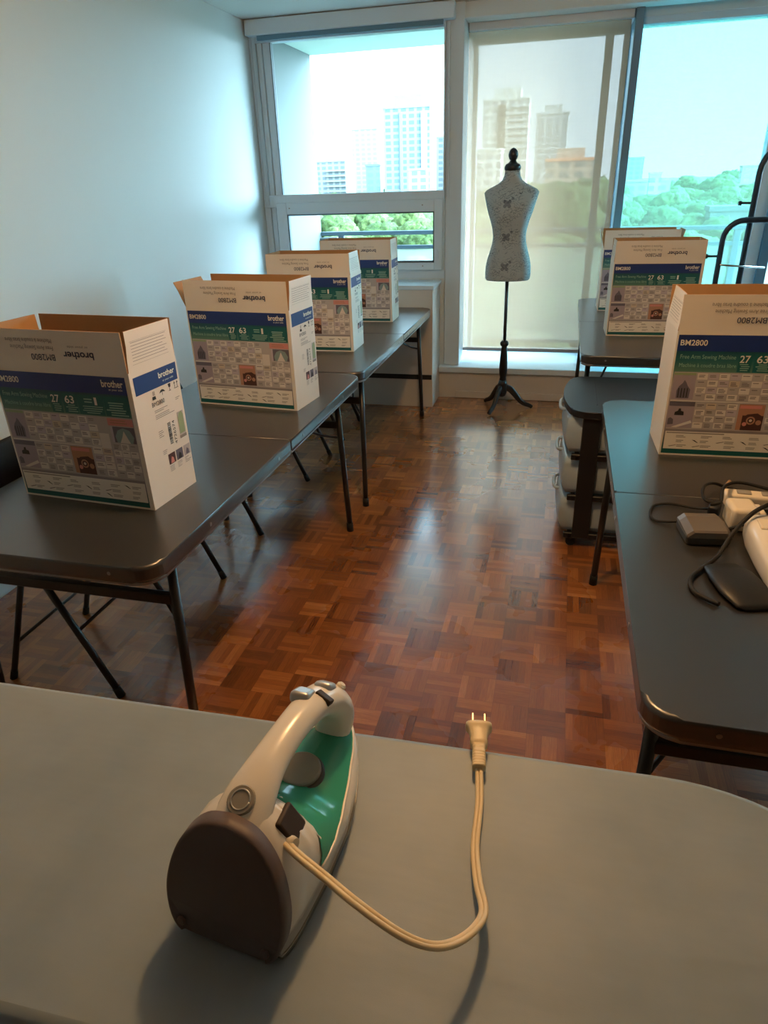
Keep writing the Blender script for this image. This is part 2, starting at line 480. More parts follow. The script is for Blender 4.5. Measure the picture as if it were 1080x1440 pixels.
# left window: fixed pane above, awning sash below
w = empty('window_1', (0, 0, 0), kind='structure')
fx0, fx1 = LW + 0.003, -0.862
b = MB()
b.box((fx0, WY - 0.005, 2.432), (fx1, WY + 0.07, 2.475), M['frame'], 0.004)
for x0, x1 in ((fx0, fx0 + 0.045), (fx0 + 0.05, fx0 + 0.085), (fx0 + 0.09, -2.092)):
    b.box((x0, WY - 0.005 + (x0 - fx0) * 0.25, 0.96), (x1, WY + 0.07, 2.44), M['frame'], 0.003)
b.box((-0.876, WY - 0.005, 0.96), (fx1, WY + 0.07, 2.44), M['frame'], 0.003)
b.box((fx0, WY - 0.01, 1.40), (fx1, WY + 0.07, 1.486), M['frame'], 0.006)
b.box((fx0, WY - 0.004, 0.895), (fx1, WY + 0.07, 0.972), M['frame'], 0.004)
b.build('window_frame', w)
b = MB()
sx0, sx1, sz0, sz1 = -2.135, -0.875, 0.955, 1.432
gx0, gx1, gz0, gz1 = -2.055, -0.936, 1.008, 1.352
for q in (((sx0, sz0), (gx0, sz1)), ((gx1, sz0), (sx1, sz1)), ((gx0, sz0), (gx1, gz0)), ((gx0, gz1), (gx1, sz1))):
    b.box((q[0][0], WY - 0.03, q[0][1]), (q[1][0], WY + 0.03, q[1][1]), M['frame'], 0.004)
b.build('sash', w)
b = MB()
for q in (((gx0, gz0), (gx0 + 0.009, gz1)), ((gx1 - 0.009, gz0), (gx1, gz1)), ((gx0, gz0), (gx1, gz0 + 0.012)), ((gx0, gz1 - 0.009), (gx1, gz1))):
    b.box((q[0][0], WY - 0.022, q[0][1]), (q[1][0], WY + 0.01, q[1][1]), M['gasket'])
b.box((-2.092, WY + 0.01, 1.486), (-2.086, WY + 0.05, 2.44), M['gasket'])
b.build('gasket', w)
b = MB(); b.box((-2.088, WY + 0.03, 1.48), (-0.874, WY + 0.036, 2.44), M['glass']); b.box((gx0, WY + 0.0, gz0), (gx1, WY + 0.006, gz1), M['glass']); b.build('pane', w)
b = MB(); b.box((-0.912, WY - 0.045, 1.035), (-0.902, WY - 0.03, 1.085), M['frame'], 0.003); b.tube([(-0.907, WY - 0.042, 1.085), (-0.907, WY - 0.055, 1.10)], 0.004, M['frame'], 8); b.build('latch', w)
b = MB()
for x, z in ((-2.03, 1.395), (-1.02, 1.395), (-1.02, 0.985)):
    b.disc((x, WY - 0.031, z), (0, -1, 0), 0.005, 0.002, M['hem'], 10)
b.build('screw', w)

# sliding door behind the shade
d = empty('door_1', (0, 0, 0), kind='structure')
for nm, lo_, hi_ in (('door_rail', (-0.745, DD - 0.02, 0.25), (0.275, DD + 0.04, 0.275)), ('door_rail', (-0.745, DD - 0.03, 2.40), (0.275, DD + 0.04, 2.46)),
                     ('door_stile', (-0.745, DD - 0.03, 0.25), (-0.715, DD + 0.04, 2.44)), ('door_stile', (0.143, DD - 0.03, 0.25), (0.197, DD + 0.04, 2.44)), ('door_stile', (0.262, DD - 0.03, 0.25), (0.302, DD + 0.04, 2.44))):
    b = MB(); b.box(lo_, hi_, M['frame'], 0.004); b.build(nm, d)
b = MB(); b.box((-0.72, DD, 0.27), (0.27, DD + 0.006, 2.42), M['glass']); b.build('pane', d)

# right window with its cyan screen
w2 = empty('window_2', (0, 0, 0), kind='structure')
b = MB(); b.box((0.302, DY - 0.17, 0.25), (0.352, DD + 0.04, 2.50), M['mullion'], 0.004); tag(b.build('mullion', w2), 'blue grey mullion')
b = MB()
b.box((0.352, DY - 0.03, 0.25), (RW, DY + 0.04, 0.30), M['frame'], 0.004)
b.box((0.352, DY - 0.03, 2.40), (RW, DY + 0.04, 2.46), M['frame'], 0.004)
b.box((1.21, DY - 0.06, 0.25), (1.29, DY + 0.04, 2.44), M['frame'], 0.004)
b.box((1.29, DY - 0.08, 0.25), (1.355, DY + 0.04, 2.44), M['mullion'], 0.004)
b.build('window_frame', w2)
b = MB(); b.box((0.34, DY + 0.005, 0.28), (RW, DY + 0.011, 2.42), M['glass']); b.build('pane', w2)
b = MB(); b.face([(0.34, DY + 0.045, 0.27), (1.25, DY + 0.045, 0.27), (1.25, DY + 0.045, 2.46), (0.34, DY + 0.045, 2.46)], M['blue_shade']); tag(b.build('insect_screen', w2), 'fine cyan mesh screen')

# blind cassettes and shade
r = empty('pull_down_blind', (0, 0, 0), label='taupe see-through roller shade pulled down over the glass door', cat='roller shade')
b = MB(); b.face([(-0.772, 5.416, 0.335), (0.283, 5.416, 0.335), (0.283, 5.416, 2.43), (-0.772, 5.416, 2.43)], M['shade']); b.build('screen_cloth', r)
b = MB(); b.box((-0.775, 5.408, 0.318), (0.286, 5.424, 0.342), M['hem'], 0.004); b.build('hem_bar', r)
b = MB(); b.box((-0.742, 5.375, 2.425), (0.298, 5.458, 2.55), M['frame'], 0.008); b.build('cassette', r)
r = empty('roller_blind', (0, 0, 0), label='white roller blind rolled up in its cassette above the left window', cat='roller blind')
b = MB(); b.box((LW + 0.012, 5.12, 2.464), (-0.80, 5.192, 2.556), M['frame'], 0.006); b.build('cassette', r)
b = MB(); b.box((LW + 0.09, 5.135, 2.436), (-0.872, 5.15, 2.466), M['mullion'], 0.003); tag(b.build('hem_bar', r), 'blue grey hem bar under the cassette')
for x in (LW + 0.035, LW + 0.06):
    b = MB(); b.tube([(x, 5.165, 2.465), (x, 5.165, 1.42)], 0.0028, M['frame'], 6); b.build('pull_cord', r)
for x in (-0.868, -0.838):
    b = MB(); b.box((x - 0.005, 5.175, 1.43), (x + 0.005, 5.19, 2.462), M['frame'], 0.002); b.build('side_channel', r)
b = MB(); b.box((-0.80, 5.21, 2.47), (RW - 0.002, 5.36, 2.559), M['wall'], 0.006); struct('trim_2', b)

# ------------------------------------------------------------------ folding tables
def make_table():
    t = empty('folding_table')
    W2, L2, T = 0.37, 0.915, 0.737
    for s in (-1, 1):
        r = 0.062
        if s < 0:
            pts = rr_outline(-W2, -L2, W2, -0.0025, (r, r, 0.006, 0.006))
        else:
            pts = rr_outline(-W2, 0.0025, W2, L2, (0.006, 0.006, r, r))
        b = MB(); b.prism(pts, T - 0.045, T, M['table'], 0.010, 4)
        for x in (-W2 - 0.0005, W2 + 0.0005):
            for y in (0.12, 0.62):
                b.disc((x, s * y, T - 0.025), (1 if x > 0 else -1, 0, 0), 0.006, 0.0012, M['trim'], 12)
        for x in (-0.25, 0.25):
            b.disc((x, s * (L2 + 0.0003), T - 0.022), (0, s, 0), 0.005, 0.0012, M['trim'], 12)
        top = b.build('tabletop_half', t)
        # steel lip along the underside of the rim
        b = MB()
        ins = [(p[0] * 0.992, p[1] * (0.997 if s * p[1] > 0.1 else 1.0)) for p in pts]
        b.prism(ins, T - 0.0535, T - 0.0445, M['trim'], 0.002, 1)
        tag(b.build('steel_lip', t), 'thin bright steel lip under the rim')
    for s in (-1, 1):
        yt, yf = s * 0.715, s * 0.77
        for x in (-W2 + 0.045, W2 - 0.045):
            sx = 1 if x > 0 else -1
            b = MB()
            b.tube([(x, yt, T - 0.05), (x + sx * 0.012, yf, 0.02)], 0.0135, M['blackmetal'], 12)
            leg = b.build('leg', t)
            b = MB(); b.tube([(x + sx * 0.0115, yf - s * 0.002, 0.045), (x + sx * 0.012, yf, 0.0)], [0.0155, 0.0165], M['rubber'], 12); b.build('rubber_foot', leg)
        b = MB(); yc = yt + (yf - yt) * 0.18
        b.box((-W2 + 0.05, yc - 0.011, 0.548), (W2 - 0.05, yc + 0.011, 0.580), M['blackmetal'], 0.004); b.build('crossbar', t)
        for x in (-W2 + 0.05, W2 - 0.05):
            b = MB(); yb = yt + (yf - yt) * 0.32
            b.tube(spline([(x, yb, 0.50), (x * 0.8, yb - s * 0.10, 0.548), (x * 0.55, yb - s * 0.34, 0.688)], 5), 0.006, M['blackmetal'], 8); b.build('brace', t)
    for x in (-W2 + 0.03, W2 - 0.03):
        b = MB(); b.box((x - 0.012, -0.045, T - 0.062), (x + 0.012, 0.045, T - 0.046), M['blackmetal'], 0.003); b.build('hinge', t)
    return t

proto = make_table()
T_DEF = [
    ((-1.267, 2.110), -0.055, 'black folding table nearest the left wall and ironing board, carrying two open boxes'),
    ((-1.267, 3.957), -0.071, 'black folding table by the left window with two open boxes in line'),
    ((0.5575, 1.850), -0.070, 'black folding table on the right with one box and a tangle of power cords'),
    ((0.483, 4.430), -0.045, 'black folding table behind the drawer cart, its far end at the right window'),
]
for i, ((x, y), sh, lb) in enumerate(T_DEF):
    t = proto if i == 0 else copy_tree(proto)
    t.location = (x, y, 0)
    tag(t, lb, 'table', 'folding tables')
    for c in kids(t):
        if c.name.split('.')[0] in ('leg', 'crossbar', 'brace'):
            c.location = (0, sh, 0)

# ------------------------------------------------------------------ folding chairs tucked under the left tables (they face +X)
def make_chair():
    c = empty('folding_chair')
    hw = 0.2075
    for s in (-1, 1):
        y = s * hw
        b = MB(); b.tube([(0.218, y, 0.006), (0.035, y, 0.43)], 0.0115, M['blackmetal'], 10)
        leg = b.build('leg', c)
        b = MB(); b.tube([(0.206, y, 0.034), (0.22, y, 0.0)], [0.0135, 0.0145], M['rubber'], 10); b.build('rubber_foot', leg)
        b = MB(); b.tube([(0.035, y, 0.43), (-0.105, y, 0.752), (-0.132, y, 0.815)], 0.0115, M['blackmetal'], 10); b.build('back_upright', c)
        b = MB(); b.tube([(-0.218, y * 0.985, 0.006), (-0.07, y * 0.9, 0.425)], 0.0105, M['blackmetal'], 10)
        leg = b.build('leg', c)
        b = MB(); b.tube([(-0.208, y * 0.98, 0.034), (-0.22, y * 0.985, 0.0)], [0.0125, 0.0135], M['rubber'], 10); b.build('rubber_foot', leg)
    b = MB(); b.tube([(0.11, -hw, 0.25), (0.11, hw, 0.25)], 0.006, M['blackmetal'], 8); b.build('crossbar', c)
    b = MB(); b.tube([(-0.163, -hw * 0.96, 0.16), (-0.163, hw * 0.96, 0.16)], 0.006, M['blackmetal'], 8); b.build('crossbar', c)
    b = MB(); b.prism(rr_outline(-0.19, -0.185, 0.175, 0.185, (0.05, 0.07, 0.07, 0.05)), 0.425, 0.458, M['blacksoft'], 0.012, 3); b.build('seat', c)
    b = MB()
    rows = []
    for k in range(9):
        y = -0.2 + 0.4 * k / 8; bow = 0.03 * (1 - (y / 0.2) ** 2)
        rows.append([(-0.097 - bow, y, 0.70), (-0.112 - bow, y, 0.70), (-0.152 - bow, y, 0.815), (-0.145 - bow, y, 0.83), (-0.134 - bow, y, 0.815)])
    b.loft(rows, M['blacksoft']); b.build('backrest', c)
    return c
cproto = make_chair()
for i, (y, lb) in enumerate((
        (1.715, 'black folding chair under the near left table, behind the box nearest the camera'),
        (2.493, 'black folding chair under the near left table, below the second box from the camera'),
        (3.586, 'black folding chair under the far left table, below the third box from the camera'),
        (4.275, 'black folding chair under the far left table, closest to the window'))):
    c = cproto if i == 0 else copy_tree(cproto)
    c.location = (-1.572, y, 0)
    tag(c, lb, 'chair', 'folding chairs along the left wall')

# ------------------------------------------------------------------ printed cartons
BW_, BD, BH, FH = 0.455, 0.21, 0.39, 0.104
P = {}
P['navy'] = mat('navy_print', lin(28, 52, 120), 0.45, var=0.03)
P['white'] = mat('white_print', lin(236, 232, 224), 0.5, var=0.02)
P['ink'] = mat('navy_ink', lin(36, 48, 86), 0.5)
P['black'] = mat('black_ink', lin(40, 38, 42), 0.5)
P['line'] = mat('grey_ink', lin(140, 134, 130), 0.5)
P['tealg'] = mat('green_print', lin(14, 96, 98), 0.45, var=0.04)
P['tealp'] = mat('pale_green_type', lin(150, 190, 172), 0.5)
P['pink'] = mat('salmon_print', lin(214, 142, 134), 0.5)
P['orange'] = mat('orange_print', lin(182, 134, 108), 0.5)
P['maroon'] = mat('maroon_print', lin(78, 46, 44), 0.5)
P['lilac'] = mat('lilac_print', lin(166, 154, 168), 0.5)
P['slate'] = mat('slate_print', lin(104, 100, 116), 0.5)
P['green'] = mat('leaf_green_print', lin(150, 168, 130), 0.5)
P['sky'] = mat('aqua_print', lin(134, 160, 164), 0.5)
P['c1'] = mat('cell_white', lin(224, 218, 212), 0.5)
P['c2'] = mat('cell_grey', lin(186, 180, 180), 0.5)
P['c3'] = mat('cell_lilac', lin(196, 186, 198), 0.5)
P['c4'] = mat('cell_sand', lin(210, 196, 178), 0.5)
P['c5'] = mat('cell_line', lin(120, 112, 118), 0.5)
def artwork_material():
    """background artwork printed on the front: green at the top fading to grey lilac and back to green at the foot"""
    m, nt, p, out = node_mat('front_artwork')
    tc = N(nt, 'ShaderNodeTexCoord'); sx = N(nt, 'ShaderNodeSeparateXYZ'); nt.links.new(tc.outputs['Object'], sx.inputs[0])
    v = math_n(nt, 'DIVIDE', sx.outputs[2], BH)
    r = N(nt, 'ShaderNodeValToRGB'); e = r.color_ramp.elements
    e[0].position = 0.02; e[0].color = lin(16, 92, 94)
    e[1].position = 0.86; e[1].color = lin(22, 76, 92)
    for pos, c in ((0.075, lin(18, 92, 94)), (0.17, lin(128, 126, 130)), (0.3, lin(170, 158, 164)), (0.6, lin(186, 176, 166)), (0.70, lin(84, 128, 112)), (0.78, lin(34, 100, 104))):
        q = e.new(pos); q.color = c
    nt.links.new(v, r.inputs[0]); nt.links.new(r.outputs[0], p.inputs['Base Color'])
    p.inputs['Roughness'].default_value = 0.45
    return m
P['art'] = artwork_material()
TXT = {}
def put_text(b, s, face, u0, v0, h, m, width=None, bold=0.0, flip=False, off=0.0012):
    """lettering on a face: face(u, v, off) -> point with u along the face, v down from its top, in metres; (u0, v0) = left end of the baseline"""
    key = (s, bold)
    if key not in TXT:
        TXT[key] = text_mesh(s, bold)
    me, x0, x1, y0, y1 = TXT[key]
    sy = h / (0.70); sx = sy if width is None else width / (x1 - x0)
    o = face(u0, v0, off); ex = (face(u0 + 1, v0, off) - o); ey = (face(u0, v0 - 1, off) - o)
    if flip:
        ex, ey = -ex, -ey
    ez = ex.cross(ey)
    Mx = Matrix(((ex.x * sx, ey.x * sy, ez.x, o.x), (ex.y * sx, ey.y * sy, ez.y, o.y), (ex.z * sx, ey.z * sy, ez.z, o.z), (0, 0, 0, 1)))
    b.mesh(me, Mx @ Matrix.Translation((-x0, 0, 0)), m)
def rect(b, face, u0, v0, u1, v1, m, off=0.0006):
    b.face([face(u0, v1, off), face(u1, v1, off), face(u1, v0, off), face(u0, v0, off)], m)
def poly(b, face, pts, m, off=0.0009):
    b.face([face(u, v, off) for u, v in pts], m)

def make_carton():
    root = empty('cardboard_box')
    x, y = BW_ / 2, BD / 2
    b = MB(); th = 0.004
    A = [(-x, -y), (x, -y), (x, y), (-x, y)]
    B_ = [(-x + th, -y + th), (x - th, -y + th), (x - th, y - th), (-x + th, y - th)]
    for k in range(4):
        p, q = A[k], A[(k + 1) % 4]; pi, qi = B_[k], B_[(k + 1) % 4]
        b.face([(p[0], p[1], 0), (q[0], q[1], 0), (q[0], q[1], BH), (p[0], p[1], BH)], M['board'])
        b.face([(pi[0], pi[1], th), (pi[0], pi[1], BH), (qi[0], qi[1], BH), (qi[0], qi[1], th)], M['kraft'])
        b.face([(p[0], p[1], BH), (q[0], q[1], BH), (qi[0], qi[1], BH), (pi[0], pi[1], BH)], M['kraft'])
    b.face([(p[0], p[1], 0) for p in A[::-1]], M['board'])
    b.face([(p[0], p[1], th) for p in B_], M['kraft'])
    # ---- front artwork
    F = lambda u, v, off=0: Vector((-x + u, -y - off, BH - v))
    W, H = BW_, BH
    U = lambda u: u * W
    V = lambda v: v * H
    R = lambda u0, v0, u1, v1, m, off=0.0006: rect(b, F, U(u0), V(v0), U(u1), V(v1), m, off)
    R(0.012, 0.028, 0.968, 0.985, P['art'], 0.0003)
    R(0.012, 0.028, 0.968, 0.150, P['navy'])
    put_text(b, 'BM2800', F, U(0.028), V(0.107), 0.0165, P['white'], width=U(0.165), bold=0.014)
    put_text(b, 'brother', F, U(0.80), V(0.098), 0.0185, P['white'], width=U(0.15), bold=0.022)
    put_text(b, 'at your side', F, U(0.845), V(0.122), 0.0058, P['white'], width=U(0.095))
    put_text(b, 'Free Arm Sewing Machine', F, U(0.04), V(0.208), 0.0125, P['tealp'], width=U(0.34))
    put_text(b, 'Machine \u00e0 coudre bras libre', F, U(0.04), V(0.272), 0.0115, P['tealp'], width=U(0.35))
    for u0, u1 in ((0.398, 0.485), (0.492, 0.60), (0.60, 0.79), (0.79, 0.965)):
        R(u0, 0.165, u1 - 0.006, 0.305, P['tealg'], 0.0006)
    put_text(b, '27', F, U(0.405), V(0.232), 0.021, P['white'], width=U(0.062), bold=0.016)
    put_text(b, '63', F, U(0.507), V(0.232), 0.021, P['white'], width=U(0.068), bold=0.016)
    put_text(b, '1', F, U(0.722), V(0.232), 0.021, P['white'], width=U(0.018), bold=0.016)
    def lines(u0, v0, u1, n, dv, m, th_=0.008, seed=0, off=0.0010):
        q = random.Random(seed)
        for k in range(n):
            v = v0 + dv * k
            R(u0 + q.random() * 0.02 * (u1 - u0) / 0.1, v, u1 - q.random() * 0.25 * (u1 - u0), v + th_, m, off)
    lines(0.408, 0.243, 0.475, 4, 0.015, P['tealp'], 0.006, 1)
    lines(0.505, 0.243, 0.595, 4, 0.015, P['tealp'], 0.006, 2)
    lines(0.645, 0.19, 0.715, 2, 0.02, P['tealp'], 0.009, 3)
    lines(0.625, 0.243, 0.78, 4, 0.015, P['tealp'], 0.006, 4)
    lines(0.80, 0.205, 0.955, 6, 0.017, P['tealp'], 0.008, 5)
    # chequer of little stitch cells
    q = random.Random(11)
    def cells(u0, v0, u1, v1, nc, nr, p0=0):
        du = (u1 - u0) / nc; dv = (v1 - v0) / nr
        for i in range(nc):
            for j in range(nr):
                m = P[('c1', 'c2', 'c1', 'c3', 'c1', 'c4')[(i + j + p0) % 2 * 1 + 2 * q.randrange(2) * ((i + j) % 2) if q.random() < 0.8 else q.randrange(6)]]
                sh = 0.012 * (j % 2)
                a, c = u0 + i * du, v0 + j * dv
                R(a + 0.002, c + 0.003, a + du - 0.002, c + dv - 0.003, m, 0.0007)
                for k in range(q.randrange(1, 4)):
                    vv = c + dv * (0.25 + 0.22 * k)
                    R(a + du * 0.15, vv, a + du * (0.6 + 0.25 * q.random()), vv + 0.006, P['c5' if q.random() < 0.55 else 'line'], 0.0011)
    R(0.020, 0.312, 0.965, 0.775, P['c2'], 0.00045)
    cells(0.165, 0.318, 0.705, 0.535, 8, 4)
    R(0.705, 0.318, 0.775, 0.43, P['c2'], 0.0007); R(0.705, 0.435, 0.775, 0.545, P['c1'], 0.0007)
    cells(0.185, 0.555, 0.45, 0.765, 4, 4, 1)
    cells(0.63, 0.545, 0.775, 0.765, 2, 4)
    cells(0.785, 0.50, 0.965, 0.765, 3, 5, 1)
    R(0.02, 0.538, 0.775, 0.546, P['c1'], 0.0012)
    # photos
    R(0.02, 0.335, 0.16, 0.53, P['lilac'], 0.0007); R(0.022, 0.318, 0.158, 0.337, P['green'], 0.0009)
    poly(b, F, [(U(a), V(c)) for a, c in ((0.052, 0.52), (0.132, 0.52), (0.135, 0.45), (0.115, 0.42), (0.105, 0.395), (0.092, 0.375), (0.082, 0.40), (0.062, 0.425), (0.05, 0.46))], P['slate'], 0.0010)
    for k in range(4):
        R(0.06 + 0.018 * k, 0.44, 0.066 + 0.018 * k, 0.515, P['black'], 0.0013)
    R(0.02, 0.55, 0.182, 0.765, P['lilac'], 0.0007); R(0.02, 0.55, 0.182, 0.585, P['slate'], 0.0009)
    poly(b, F, [(U(a), V(c)) for a, c in ((0.05, 0.76), (0.17, 0.70), (0.18, 0.72), (0.085, 0.763))], P['c1'], 0.0010)
    poly(b, F, [(U(a), V(c)) for a, c in ((0.06, 0.66), (0.12, 0.66), (0.118, 0.63), (0.10, 0.625), (0.098, 0.605), (0.085, 0.605), (0.08, 0.625), (0.062, 0.635))], P['black'], 0.0010)
    poly(b, F, [(U(a), V(c)) for a, c in ((0.024, 0.74), (0.06, 0.735), (0.058, 0.695), (0.04, 0.68), (0.024, 0.69))], P['slate'], 0.0011)
    R(0.46, 0.555, 0.62, 0.765, P['orange'], 0.0007); R(0.466, 0.565, 0.60, 0.59, P['pink'], 0.0009); R(0.49, 0.645, 0.62, 0.765, P['maroon'], 0.0010)
    poly(b, F, [(U(a), V(c)) for a, c in ((0.49, 0.66), (0.52, 0.635), (0.58, 0.625), (0.615, 0.65), (0.615, 0.72), (0.57, 0.70), (0.53, 0.71), (0.50, 0.73))], P['maroon'], 0.0012)
    for cu, cv, rr_, mm in ((0.545, 0.685, 0.026, P['orange']), (0.545, 0.685, 0.017, P['maroon']), (0.545, 0.685, 0.009, P['c4']), (0.595, 0.70, 0.016, P['orange']), (0.51, 0.715, 0.013, P['pink'])):
        poly(b, F, [(U(cu) + rr_ * 0.5 * math.cos(2 * PI * k / 14), V(cv) + rr_ * 0.5 * math.sin(2 * PI * k / 14)) for k in range(14)], mm, 0.0013 + 0.0002 * (0.03 - rr_) * 30)
    R(0.785, 0.318, 0.965, 0.372, P['pink'], 0.0009); lines(0.80, 0.33, 0.95, 2, 0.018, P['orange'], 0.007, 8, 0.0012)
    R(0.80, 0.378, 0.965, 0.495, P['slate'], 0.0009)
    poly(b, F, [(U(a), V(c)) for a, c in ((0.83, 0.495), (0.94, 0.495), (0.955, 0.45), (0.93, 0.40), (0.885, 0.385), (0.845, 0.405), (0.822, 0.45))], P['sky'], 0.0011)
    poly(b, F, [(U(a), V(c)) for a, c in ((0.85, 0.495), (0.925, 0.495), (0.905, 0.45), (0.888, 0.405), (0.872, 0.45))], P['c1'], 0.0013)
    R(0.795, 0.378, 0.812, 0.495, P['c3'], 0.0011)
    # bottom panel with accessory sketches
    R(0.022, 0.795, 0.962, 0.945, P['white'], 0.0009)
    R(0.03, 0.803, 0.40, 0.811, P['line'], 0.0012)
    q2 = random.Random(3)
    for i in range(6):
        for j in range(3):
            a, c = 0.035 + i * 0.152 + 0.02 * q2.random(), 0.822 + 0.04 * j
            k = q2.randrange(3)
            if k == 0:
                poly(b, F, [(U(a), V(c)), (U(a + 0.035), V(c + 0.024)), (U(a + 0.045), V(c + 0.026)), (U(a + 0.02), V(c + 0.004))], P['black'], 0.0012)
            elif k == 1:
                poly(b, F, [(U(a), V(c + 0.02)), (U(a + 0.05), V(c + 0.006)), (U(a + 0.052), V(c + 0.011)), (U(a + 0.01), V(c + 0.024))], P['line'], 0.0012)
            R(a + 0.055, c + 0.006, a + 0.10 + 0.03 * q2.random(), c + 0.011, P['line'], 0.0012)
            R(a + 0.055, c + 0.018, a + 0.09 + 0.03 * q2.random(), c + 0.023, P['line'], 0.0012)
    # ---- right end artwork
    E = lambda u, v, off=0: Vector((x + off, -y + u, BH - v))
    RE = lambda u0, v0, u1, v1, m, off=0.0006: rect(b, E, u0 * BD, v0 * H, u1 * BD, v1 * H, m, off)
    RE(0.06, 0.04, 0.965, 0.165, P['navy'])
    put_text(b, 'brother', E, 0.56 * BD, 0.108 * H, 0.0155, P['white'], width=0.35 * BD, bold=0.022)
    put_text(b, 'at your side', E, 0.63 * BD, 0.14 * H, 0.0055, P['white'], width=0.24 * BD)
    put_text(b, 'BM2800', E, 0.33 * BD, 0.285 * H, 0.0125, P['black'], width=0.27 * BD)
    # handling marks: fragile glass, umbrella, arrows, stack
    def pe(pts, off=0.0009):
        poly(b, E, [(u * BD, v * H) for u, v in pts], P['black'], off)
    pe([(0.36, 0.238), (0.44, 0.238), (0.43, 0.215), (0.365, 0.215)]); RE(0.385, 0.18, 0.40, 0.21, P['line']); RE(0.41, 0.18, 0.425, 0.21, P['line'])
    pe([(0.52, 0.212), (0.55, 0.195), (0.585, 0.189), (0.62, 0.195), (0.65, 0.212), (0.585, 0.206)]); RE(0.581, 0.206, 0.589, 0.232, P['black'])
    pe([(0.725, 0.172), (0.785, 0.172), (0.775, 0.198), (0.735, 0.198)]); RE(0.75, 0.198, 0.76, 0.22, P['black']); RE(0.73, 0.22, 0.78, 0.224, P['black'])
    for u in (0.87, 0.93):
        pe([(u - 0.018, 0.188), (u + 0.018, 0.188), (u, 0.172)]); RE(u - 0.005, 0.188, u + 0.005, 0.218, P['black'])
    RE(0.85, 0.22, 0.95, 0.224, P['black'])
    def le(u0, v0, u1, n, dv, seed):
        q3 = random.Random(seed)
        for k in range(n):
            RE(u0, v0 + dv * k, u1 - 0.12 * q3.random(), v0 + dv * k + 0.004, P['line'], 0.0008)
    le(0.36, 0.315, 0.66, 2, 0.012, 1); le(0.36, 0.35, 0.78, 3, 0.012, 2); le(0.84, 0.29, 0.97, 2, 0.012, 3); le(0.36, 0.47, 0.48, 4, 0.014, 4); le(0.38, 0.62, 0.55, 3, 0.012, 5)
    q4 = random.Random(5); v = 0.44
    while v < 0.60:
        h = 0.0025 + 0.004 * q4.random(); RE(0.57, v, 0.64, v + h, P['black'], 0.0008); v += h + 0.002 + 0.003 * q4.random()
    # vertical number beside the bars
    Ev = lambda u, v, off=0: Vector((x + off, -y + 0.725 * BD + (v - 0.62 * H), BH - (0.62 * H - u)))
    put_text(b, '4726574', Ev, 0.0, 0.62 * H, 0.011, P['black'], width=0.18 * H)
    RE(0.81, 0.40, 0.95, 0.585, P['c2'], 0.0007); poly(b, E, [(u * BD, v * H) for u, v in ((0.82, 0.565), (0.94, 0.565), (0.945, 0.43), (0.91, 0.40), (0.85, 0.41), (0.82, 0.44))], P['green'], 0.0010)
    RE(0.80, 0.578, 0.955, 0.60, P['line'], 0.0011)
    for u0, m, m2 in ((0.47, P['maroon'], P['pink']), (0.65, P['slate'], P['black']), (0.83, P['c2'], P['slate'])):
        RE(u0, 0.665, u0 + 0.155, 0.745, m, 0.0008)
        poly(b, E, [(u * BD, v * H) for u, v in ((u0 + 0.04, 0.74), (u0 + 0.12, 0.74), (u0 + 0.11, 0.705), (u0 + 0.07, 0.69), (u0 + 0.05, 0.715))], m2, 0.0011)
        le(u0, 0.758, u0 + 0.15, 4, 0.012, int(u0 * 100))
    b.build('body', root, fixn=False)
    # ---- flaps, each hinged on its own edge
    def flap(w, name, loc, rz, art=None, taper=0.0):
        """flap in its own frame: hinge along X, stands up +Z, outer face towards -Y"""
        f = MB(); t2 = 0.0035; a = w / 2
        out = [(-a, 0), (a, 0), (a - taper, FH), (-a + taper, FH)] if not taper else [(-a, 0), (a, 0), (a - 0.002, 0.03), (a - taper, FH * 0.62), (a - taper, FH), (-a + taper, FH), (-a + taper, FH * 0.62), (-a + 0.002, 0.03)]
        f.face([(p, 0, z) for p, z in out], M['board'])
        f.face([(p, t2, z) for p, z in out[::-1]], M['kraft'])
        for k in range(len(out)):
            p, q_ = out[k], out[(k + 1) % len(out)]
            f.face([(p[0], 0, p[1]), (p[0], t2, p[1]), (q_[0], t2, q_[1]), (q_[0], 0, q_[1])], M['kraft'])
        if art:
            art(f, w)
        return f.build(name, root, loc, (0, 0, rz), fixn=False)
    def front_art(f, w):
        G = lambda u, v, off=0: Vector((-w / 2 + u, -off, FH - v))
        put_text(f, 'brother', G, 0.795 * w, 0.52 * FH, 0.0185, P['ink'], width=0.215 * w, bold=0.02, flip=True)
        put_text(f, 'at your side', G, 0.765 * w, 0.37 * FH, 0.006, P['line'], width=0.145 * w, flip=True)
        put_text(f, 'BM2800', G, 0.515 * w, 0.61 * FH, 0.017, P['ink'], width=0.175 * w, flip=True)
        put_text(f, 'Free Arm Sewing Machine', G, 0.515 * w, 0.40 * FH, 0.0115, P['line'], width=0.315 * w, flip=True)
        put_text(f, 'Machine \u00e0 coudre bras libre', G, 0.515 * w, 0.22 * FH, 0.0115, P['line'], width=0.34 * w, flip=True)
    def side_art(f, w):
        G = lambda u, v, off=0: Vector((-w / 2 + u, -off, FH - v))
        q3 = random.Random(9)
        for k in range(7):
            rect(f, G, 0.12 * w, FH * (0.3 + 0.075 * k), w * (0.86 - 0.1 * q3.random() * (k % 2)), FH * (0.3 + 0.075 * k) + 0.0012, P['line'], 0.0006)
        for v in (0.27, 0.84):
            rect(f, G, 0.10 * w, FH * v, 0.88 * w, FH * v + 0.0006, P['line'], 0.0006)
    flap(BW_ - 0.004, 'front_flap', (0, -y, BH), 0.0, front_art)
    flap(BW_ - 0.004, 'back_flap', (0, y, BH), PI)
    flap(BD - 0.006, 'right_flap', (x, 0, BH), PI / 2, side_art, 0.007)
